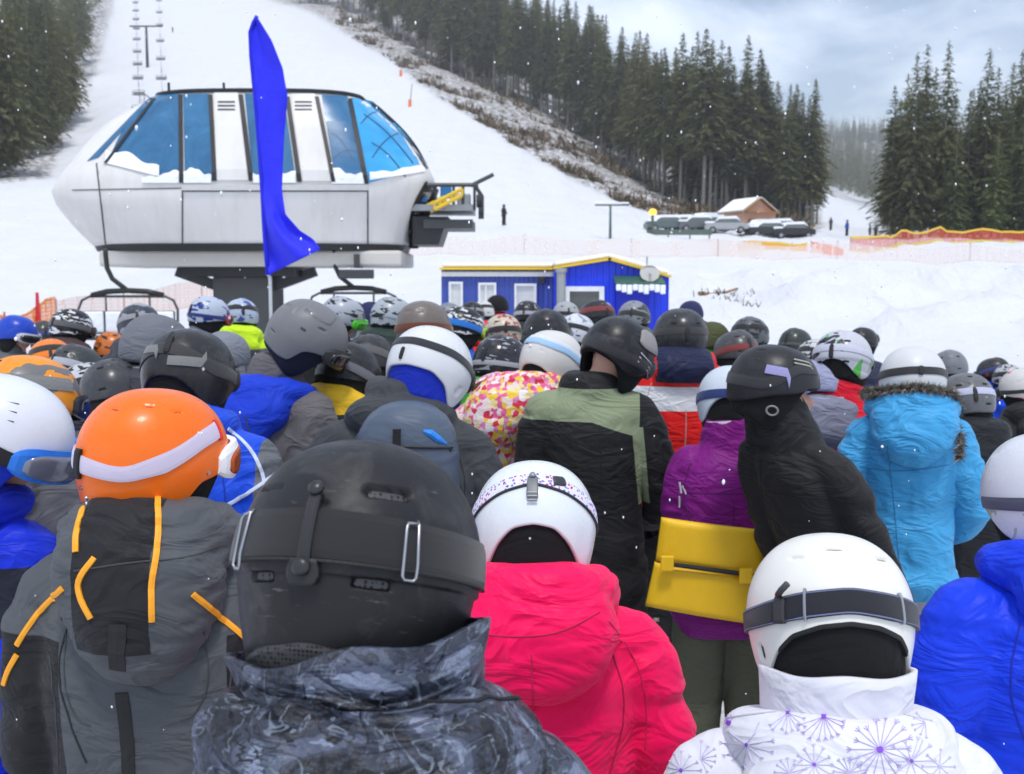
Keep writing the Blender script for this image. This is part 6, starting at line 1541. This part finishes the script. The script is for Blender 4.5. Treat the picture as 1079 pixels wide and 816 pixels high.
# ---- O: red and white jacket
jO = jacket_mesh(bulk=1.05, collar=.12, hood=.85, vox=.014, wr=1.0, seed=95, arms=('out', 'out'), hooddrop=-.05)
O_ = person('person in a red jacket with white shoulders and a navy hood, black helmet', 717, 325, w=57, yaw=0, hy=4, hpi=2, jz=.055, jm=jO, jmat=cloth((.70, .014, .012), blocks=[((.66, .66, .68), [(0, 0, 1, 1.275), (0, 0, -1, -1.42)]), ((.70, .014, .012), [(0, 0, 1, 1.385), (0, 0, -1, -1.42)]), ((.016, .02, .055), [(0, 0, 1, 1.405), (-1, 0, 0, -.13), (1, 0, 0, -.13)])], rough=.55), near=True, arms=('out', 'out'))
hO = put_helmet(O_, shell_mesh('short', [], 80, 36), plastic((.03, .031, .034), .3, coat=.2), 'back'); goggles(hO, (.03, .03, .03), LENSD, (.05, .05, .05), si=2); vents(hO, (0, 1))
mb = MB(); mb.ell((0, -.085, 1.50), (.115, .06, .085), (-.2, 0, 0), 28, 18); m = remesh(mb, .012, 2); v_ = get_v(m); v_ += get_n(m) * ((fbm(v_ * 14, 3, 3) - .45) * .02)[:, None]; set_v(m, v_); mk('hood', m, cloth((.018, .022, .06), rough=.75), O_['e'])

for r_, c_, kw in ((C_, (.42, .002, .045), dict(yoke=0, mid=False)), (F_, (.004, .02, .36), {}), (H_, (.09, .004, .085), {}), (K, (.02, .021, .023), dict(mid=False)), (M_, (.006, .03, .30), dict(mid=False)), (N_, (.05, .046, .048), {}),
                    (O_, (.35, .3, .3), dict(yoke=0)), (I_, (.007, .007, .007), dict(mid=False)), (L_p, (.5, .2, .2), dict(yoke=0)), (D, (.02, .02, .022), dict(yoke=0, mid=False)), (E, (.004, .012, .28), {})):
    Surf(r_).seams(c_, **kw)
# ================================================================ THE REST OF THE QUEUE
def far(label, px, top, w, hcol, jcol, hy=0, hpi=8, yaw=0, strap=None, gog=None, pat=None, style='short', si=0, hood=None, blocks=(), vent=True, d=None, up=False, ro=0, lens=None, cap=False, rough=.32, tr=(.02, .02, .022), jm=None, clip=True):
    r = person(label, px, top, d=d, w=w, yaw=yaw + hy * .4, hy=hy * 1.15, hpi=hpi + 7, ro=ro or ((int(px) * 7) % 13 - 6), jm=jm, jmat=cloth(jcol, blocks=blocks), tr=tr)
    if cap:     # knitted or hooded head instead of a helmet
        h = put_helmet(r, SHELL_LO['cap'], cloth(hcol, rough=.85, wr=.8), None, name='beanie' if cap == 'beanie' else 'hood')
        if cap == 'hood': mk('hood_collar', collar_mesh(.112, .118, 1.47, 1.60, .02, 0, .008, .006, px), cloth(hcol, rough=.85, wr=.8), r['e'])
    else:
        h = put_helmet(r, SHELL_VAR[(style, int(px + top) % 3)], plastic(hcol, rough, pat=pat, coat=.2), 'back' if style == 'arch' else 'ear')
        if vent: vents(h, (0, 1, 2, 3, 4)[int(top) % 3:])
        if strap is None and gog is None: strap, si = (.03, .03, .032) if sum(hcol) > .3 else [(.30, .30, .32), (.09, .09, .095), (.16, .16, .18), (.42, .42, .46), (.05, .07, .22), (.11, .11, .11), (.22, .04, .04)][int(px) % 7], int(px) % 5
        if strap is not None or gog is not None: goggles(h, gog if gog is not None else (.03, .03, .03), lens or LENSD, strap, up=up, si=si, clip=clip)
    return r
WS = [(16, (1, 1, 2.4), .56, (.62, .63, .66), 4)]; BL = [(13, (1, 1, 2), .55, (.02, .04, .22), 2)]; BK = [(14, (1, 1, 2.2), .56, (.02, .02, .022), 6)]
GRY, BLK, DK = (.20, .21, .23), (.018, .018, .02), (.03, .03, .034)
# left
far('person in a cobalt blue helmet at the far left, facing right', 17, 332, 38, (.010, .05, .42), (.12, .12, .13), hy=-45, yaw=-25, gog=(.5, .5, .55))
far('person in a brown-black helmet half hidden behind the white-streaked black helmet', 46, 338, 30, (.05, .045, .04), (.03, .03, .035), hy=20)
far('person in a black helmet with white streaks in front of the left fence', 75, 325, 40, (.02, .018, .022), (.07, .04, .04), hy=-20, pat=WS, rough=.2)
far('person in an orange helmet just left of the black helmet with green dot', 54, 357, 46, (.80, .20, .02), (.03, .03, .04), hy=15, hpi=16, vent=False)
far('person in a charcoal helmet with a small green dot', 80, 363, 50, (.045, .046, .05), (.16, .16, .20), hy=-25, hpi=14, pat=[(26, (1, 1, 1), .70, (.04, .5, .06), 9)])
far('person in a yellow-orange and grey helmet behind the large white helmet', 28, 374, 96, (.78, .27, .02), (.10, .10, .11), hy=-22, hpi=6, pat=[(7, (1, 1, 3), .56, (.16, .155, .15), 3)], style='low', strap=(.22, .22, .21), si=4)
far('person in a white and black patterned helmet below the charcoal one', 92, 382, 62, (.48, .48, .50), (.025, .025, .04), hy=30, hpi=14, pat=BK)
far('person in an orange and black helmet beside the hanging chair', 120, 350, 36, (.55, .14, .02), (.03, .03, .07), hy=-40, pat=BK, gog=(.3, .4, .5))
far('person in a navy-black helmet in front of the hanging chair', 147, 320, 44, (.04, .045, .06), (.05, .05, .06), hy=10, pat=[(10, (1, 1, 2), .52, (.28, .30, .35), 4)])
far('person in a slate grey hood below the hanging chair', 163, 331, 70, (.15, .155, .175), (.045, .045, .055), hy=-10, cap='hood', jm=JFAR[1])
far('person in a dark grey jacket with white gloves left of the grey-banded helmet', 118, 378, 66, (.05, .05, .055), (.075, .075, .085), hy=20, hpi=20, gog=(.5, .5, .5))
far('person in a white helmet with blue swirls and red goggles under the station column', 220, 312, 39, (.42, .47, .56), (.18, .19, .22), hy=-28, pat=BL, gog=(.45, .03, .04), strap=(.03, .04, .20), si=3)
far('person in a pale blue-white helmet with a neon yellow collar', 254, 315, 36, (.40, .46, .56), (.13, .13, .15), hy=14, pat=[(9, (1, 1, 1), .62, (.04, .08, .30), 8)], blocks=[((.55, .80, .02), [(0, 0, 1, 1.40)])])
far('person in a grey-blue beanie below the two pale helmets', 237, 349, 50, (.20, .215, .25), (.03, .05, .30), hy=-12, cap='beanie')
far('person in a white-grey helmet with bright green goggles beside the matte grey helmet', 360, 312, 42, (.36, .38, .42), (.016, .018, .018), hy=-50, hpi=14, pat=BK, gog=(.10, .60, .04), lens=flat((.08, .45, .05), .2))
far('person in a small black helmet left of the navy cap', 374, 318, 26, BLK, (.04, .045, .05), hy=5)
far('person in a navy cap with a grey band under the right-hand chair', 391, 318, 32, (.025, .03, .085), (.20, .21, .22), hy=-8, cap='beanie')
far('person in a light grey helmet with a black visor and dark green jacket', 413, 313, 43, (.34, .37, .40), (.022, .040, .032), hy=-30, hpi=10, pat=BK, up=True, gog=(.03, .03, .03), jm=JFAR[1])
far('person in a dark green patterned jacket right of the matte grey helmet', 390, 352, 58, DK, (.018, .030, .026), hy=-14, hpi=24, jm=JFAR[1])
far('person in a black jacket with a yellow and red collar beside the grey helmet', 366, 360, 64, (.020, .020, .022), (.014, .016, .018), hy=-30, hpi=26, blocks=[((.75, .45, .02), [(0, 0, 1, 1.47)])])
far('person in a taupe helmet with a brown band behind the white helmet', 446, 317, 58, (.15, .125, .11), (.10, .04, .02), hy=-10, hpi=4, strap=(.16, .045, .018), si=1, gog=(.4, .38, .25), style='low', vent=False, clip=False)
far('person in a grey helmet left of the white-striped black helmet', 473, 319, 26, GRY, (.04, .05, .10), hy=-15)
far('person in a black helmet with white stripes, blue strap and yellow goggles', 487, 323, 44, BLK, (.02, .10, .45), hy=-32, hpi=10, pat=WS, gog=(.45, .60, .03), strap=(.02, .18, .60))
far('person in a plain black helmet before the leftmost cabin window', 497, 318, 27, BLK, (.05, .05, .06), hy=10)
far('person in a small white helmet before the container cabin', 509, 317, 24, (.58, .57, .55), (.10, .10, .12), hy=0)
far('person in a black beanie and crimson jacket before the container cabin', 524, 311, 24, (.014, .014, .016), (.42, .008, .03), cap='beanie', jm=JFAR[0])
far('person in a scarlet hood left of the cream helmet', 512, 338, 36, (.75, .012, .012), (.65, .012, .012), hy=-6, cap='hood')
far('person in a cream helmet with red-brown pattern', 530, 331, 40, (.55, .48, .38), (.40, .36, .30), hy=6, pat=[(22, (1, 1, 1.6), .58, (.35, .08, .05), 5)])
far('person in a glossy black helmet with silver streaks and green jacket', 528, 353, 58, (.024, .024, .03), (.05, .30, .04), hy=-22, hpi=10, pat=[(11, (1, 1, 3), .62, (.30, .31, .34), 7)], rough=.18)
far('person in a brown jacket with blue and orange trim beside the flowered jacket', 484, 396, 52, DK, (.07, .05, .042), hy=20, hpi=26, blocks=[((.02, .25, .60), [(0, 0, 1, 1.36), (0, 0, -1, -1.41)])])
far('person in a black helmet before the right window of the container cabin', 556, 317, 29, (.020, .020, .022), (.03, .03, .034), hy=-10, pat=[(20, (1, 1, 1), .66, (.4, .4, .42), 3)])
far('person in a black helmet with light flecks behind the flowered jacket', 576, 326, 50, (.022, .022, .024), (.02, .022, .03), hy=0, hpi=4, pat=[(18, (1, 1, 1.5), .68, (.45, .45, .46), 2)], strap=(.03, .03, .03), si=3)
far('person in a grey-white helmet under the flue pipe of the gabled cabin', 596, 318, 29, (.34, .35, .36), (.10, .10, .12), hy=5)
far('person in a white speckled helmet with a yellow and red collar', 607, 331, 40, (.58, .60, .64), (.10, .06, .05), hy=-14, pat=[(24, (1, 1, 1), .60, (.20, .23, .30), 6)], blocks=[((.75, .55, .02), [(0, 0, 1, 1.46)]), ((.65, .05, .01), [(0, 0, 1, 1.42), (0, 0, -1, -1.46)])])
far('person in a black helmet before the dark window of the gabled cabin', 629, 316, 38, (.020, .021, .024), (.03, .03, .035), hy=18, pat=[(16, (1, 1, 1), .66, (.30, .30, .32), 8)])
far('person in a grey helmet before the door of the gabled cabin', 668, 317, 34, (.22, .23, .25), (.12, .13, .06), hy=-10, pat=[(8, (1, 1, 2), .58, (.05, .05, .055), 5)], strap=(.04, .04, .04), si=0)
far('person in a navy patterned cap right of the cabin', 728, 317, 26, (.03, .035, .09), (.05, .05, .06), cap='beanie')
far('person in an olive cap and bright green jacket right of the red jacket', 750, 339, 38, (.075, .080, .035), (.05, .34, .02), hy=-8, cap='beanie', jm=JFAR[0])
far('person in a black and white helmet with a blue-edged strap before the weeds', 790, 334, 40, (.10, .105, .11), (.025, .025, .03), hy=-12, pat=BK, gog=(.02, .15, .5), strap=(.02, .02, .022), si=4)
far('person in a black and white striped jacket left of the bowed black helmet', 776, 348, 46, (.06, .06, .065), (.42, .42, .44), hy=15, hpi=16, blocks=[(BLK, [(0, 0, 1, 1.40)]), (BLK, [(0, 0, 1, 1.25), (0, 0, -1, -1.33)])])
far('person in a dark green-black helmet at the edge of the snow', 838, 346, 34, (.035, .042, .036), (.03, .03, .03), hy=-30, hpi=12)
far('person in a white helmet with black underside right of the bowed black helmet', 859, 358, 42, (.52, .52, .52), (.12, .13, .30), hy=-16, hpi=12, pat=BK)
far('person in a silver helmet with green and gold marks and red jacket', 888, 348, 60, (.50, .50, .55), (.66, .012, .03), hy=-24, hpi=8, pat=[(8, (1, 1, 1), .585, (.10, .42, .08), 4), (9, (1, 1, 2), .60, (.03, .03, .04), 9)], strap=(.60, .60, .70), si=2, style='arch')
far('person in a black helmet with orange goggles and navy jacket', 909, 345, 30, (.02, .02, .022), (.03, .035, .07), hy=-30, gog=(.04, .04, .04), lens=LENS, up=True)
far('person in a lavender-grey hood right of the bowed black helmet', 872, 374, 70, (.34, .35, .50), (.20, .20, .26), hy=-14, hpi=14, cap='hood', d=4.6)
far('person in a grey helmet with a blue goggle edge right of the light blue jacket', 1001, 369, 36, (.16, .17, .185), (.05, .05, .06), hy=-14, gog=(.01, .06, .40))
far('person in a lavender-striped grey helmet and black jacket right of the fur hood', 1018, 393, 58, (.12, .12, .125), (.016, .017, .02), hy=-4, hpi=8, strap=(.52, .52, .66), si=2, jm=JFAR[1], style='short')
far('person in a black helmet with red and blue marks near the right edge', 1047, 377, 31, (.03, .03, .032), (.008, .06, .60), hy=24, pat=[(20, (1, 1, 1), .63, (.35, .04, .05), 2)])
far('person in a white and black helmet and blue jacket near the right edge', 1062, 384, 31, (.45, .45, .47), (.010, .07, .62), hy=-8, pat=BK)
far('person in a white helmet with a red mark and charcoal jacket at the right edge', 1078, 388, 44, (.58, .57, .54), (.025, .026, .028), hy=12, pat=[(12, (1, 1, 1.5), .62, (.60, .02, .03), 8)])
# skiers on the snow far behind
SK = 'tiny skiers on the open snow'
for lab, px, top, d, c in (('tiny skier in black standing on the piste right of the station', 531, 232, 92, (.02, .02, .025)), ('tiny skier in blue on the open snow below the valley gap', 889, 243, 118, (.02, .10, .40)), ('tiny dark skier left of the blue one in the valley gap', 872, 237, 150, (.05, .05, .06)),
                           ('tiny dark skier in the valley gap, nearer the trees', 919, 240, 150, (.04, .04, .06)), ('tiny skier between the two dark ones in the valley gap', 913, 241, 152, (.06, .05, .05)), ('tiny lone skier high on the piste right of the lift line', 192, 37, 330, (.03, .03, .035))):
    x0 = x_at(px, d); e = empty('person', (x0, d, tz(x0, d)), lab, 'person', SK, random.uniform(-1, 1))
    mk('body', body_mesh(0, 6, 0, (0, 0)), skin_mat(), e); mk('jacket', JFAR[0], cloth(c), e); mk('trousers', TROUS[0], cloth((.02, .02, .022), rough=.7), e)
    for s_ in (-1, 1): o = mk('boot', BOOT, flat((.03, .03, .032), .4), e); o.location = (s_ * .108, 0, 0)
    h = mk('helmet', SHELL_LO['short'], plastic(DK, .32), e); h.location = PIV + Vector((0, .012, .13)); mk('liner', LIN['ear'], LINER(), h)

# ================================================================ FALLING SNOW
v = []; f = []; rs_ = random.Random(12)
bm = bmesh.new(); bmesh.ops.create_icosphere(bm, subdivisions=1, radius=1); iv = [v_.co.copy() for v_ in bm.verts]; fi = [tuple(v_.index for v_ in p.verts) for p in bm.faces]; bm.free()
for k in range(900):
    d = rs_.uniform(.9, 3.5) if k < 190 else 3.5 + 40 * rs_.random() ** 1.6
    px, py = rs_.uniform(-60, 1140), rs_.uniform(-40, 850); p = P(px, py, d)
    if p.z < .1: continue
    r_ = rs_.uniform(.45, 1.25) * (1 if rs_.random() < .9 else 1.6) * (.00085 * d if d < 6 else .0051 + .0003 * d); o = len(v); L = rs_.uniform(1, 2.0); tl = rs_.uniform(-.3, .1)
    v += [p + Vector((q_.x + tl * q_.z * (L - 1), q_.y, q_.z * L)) * r_ for q_ in iv]; f += [tuple(i + o for i in q_) for q_ in fi]
tag(mk('falling_snow', mesh_from(v, f, 'falling_snow'), flat((.88, .89, .92), .8, spec=.2)), kind='stuff')
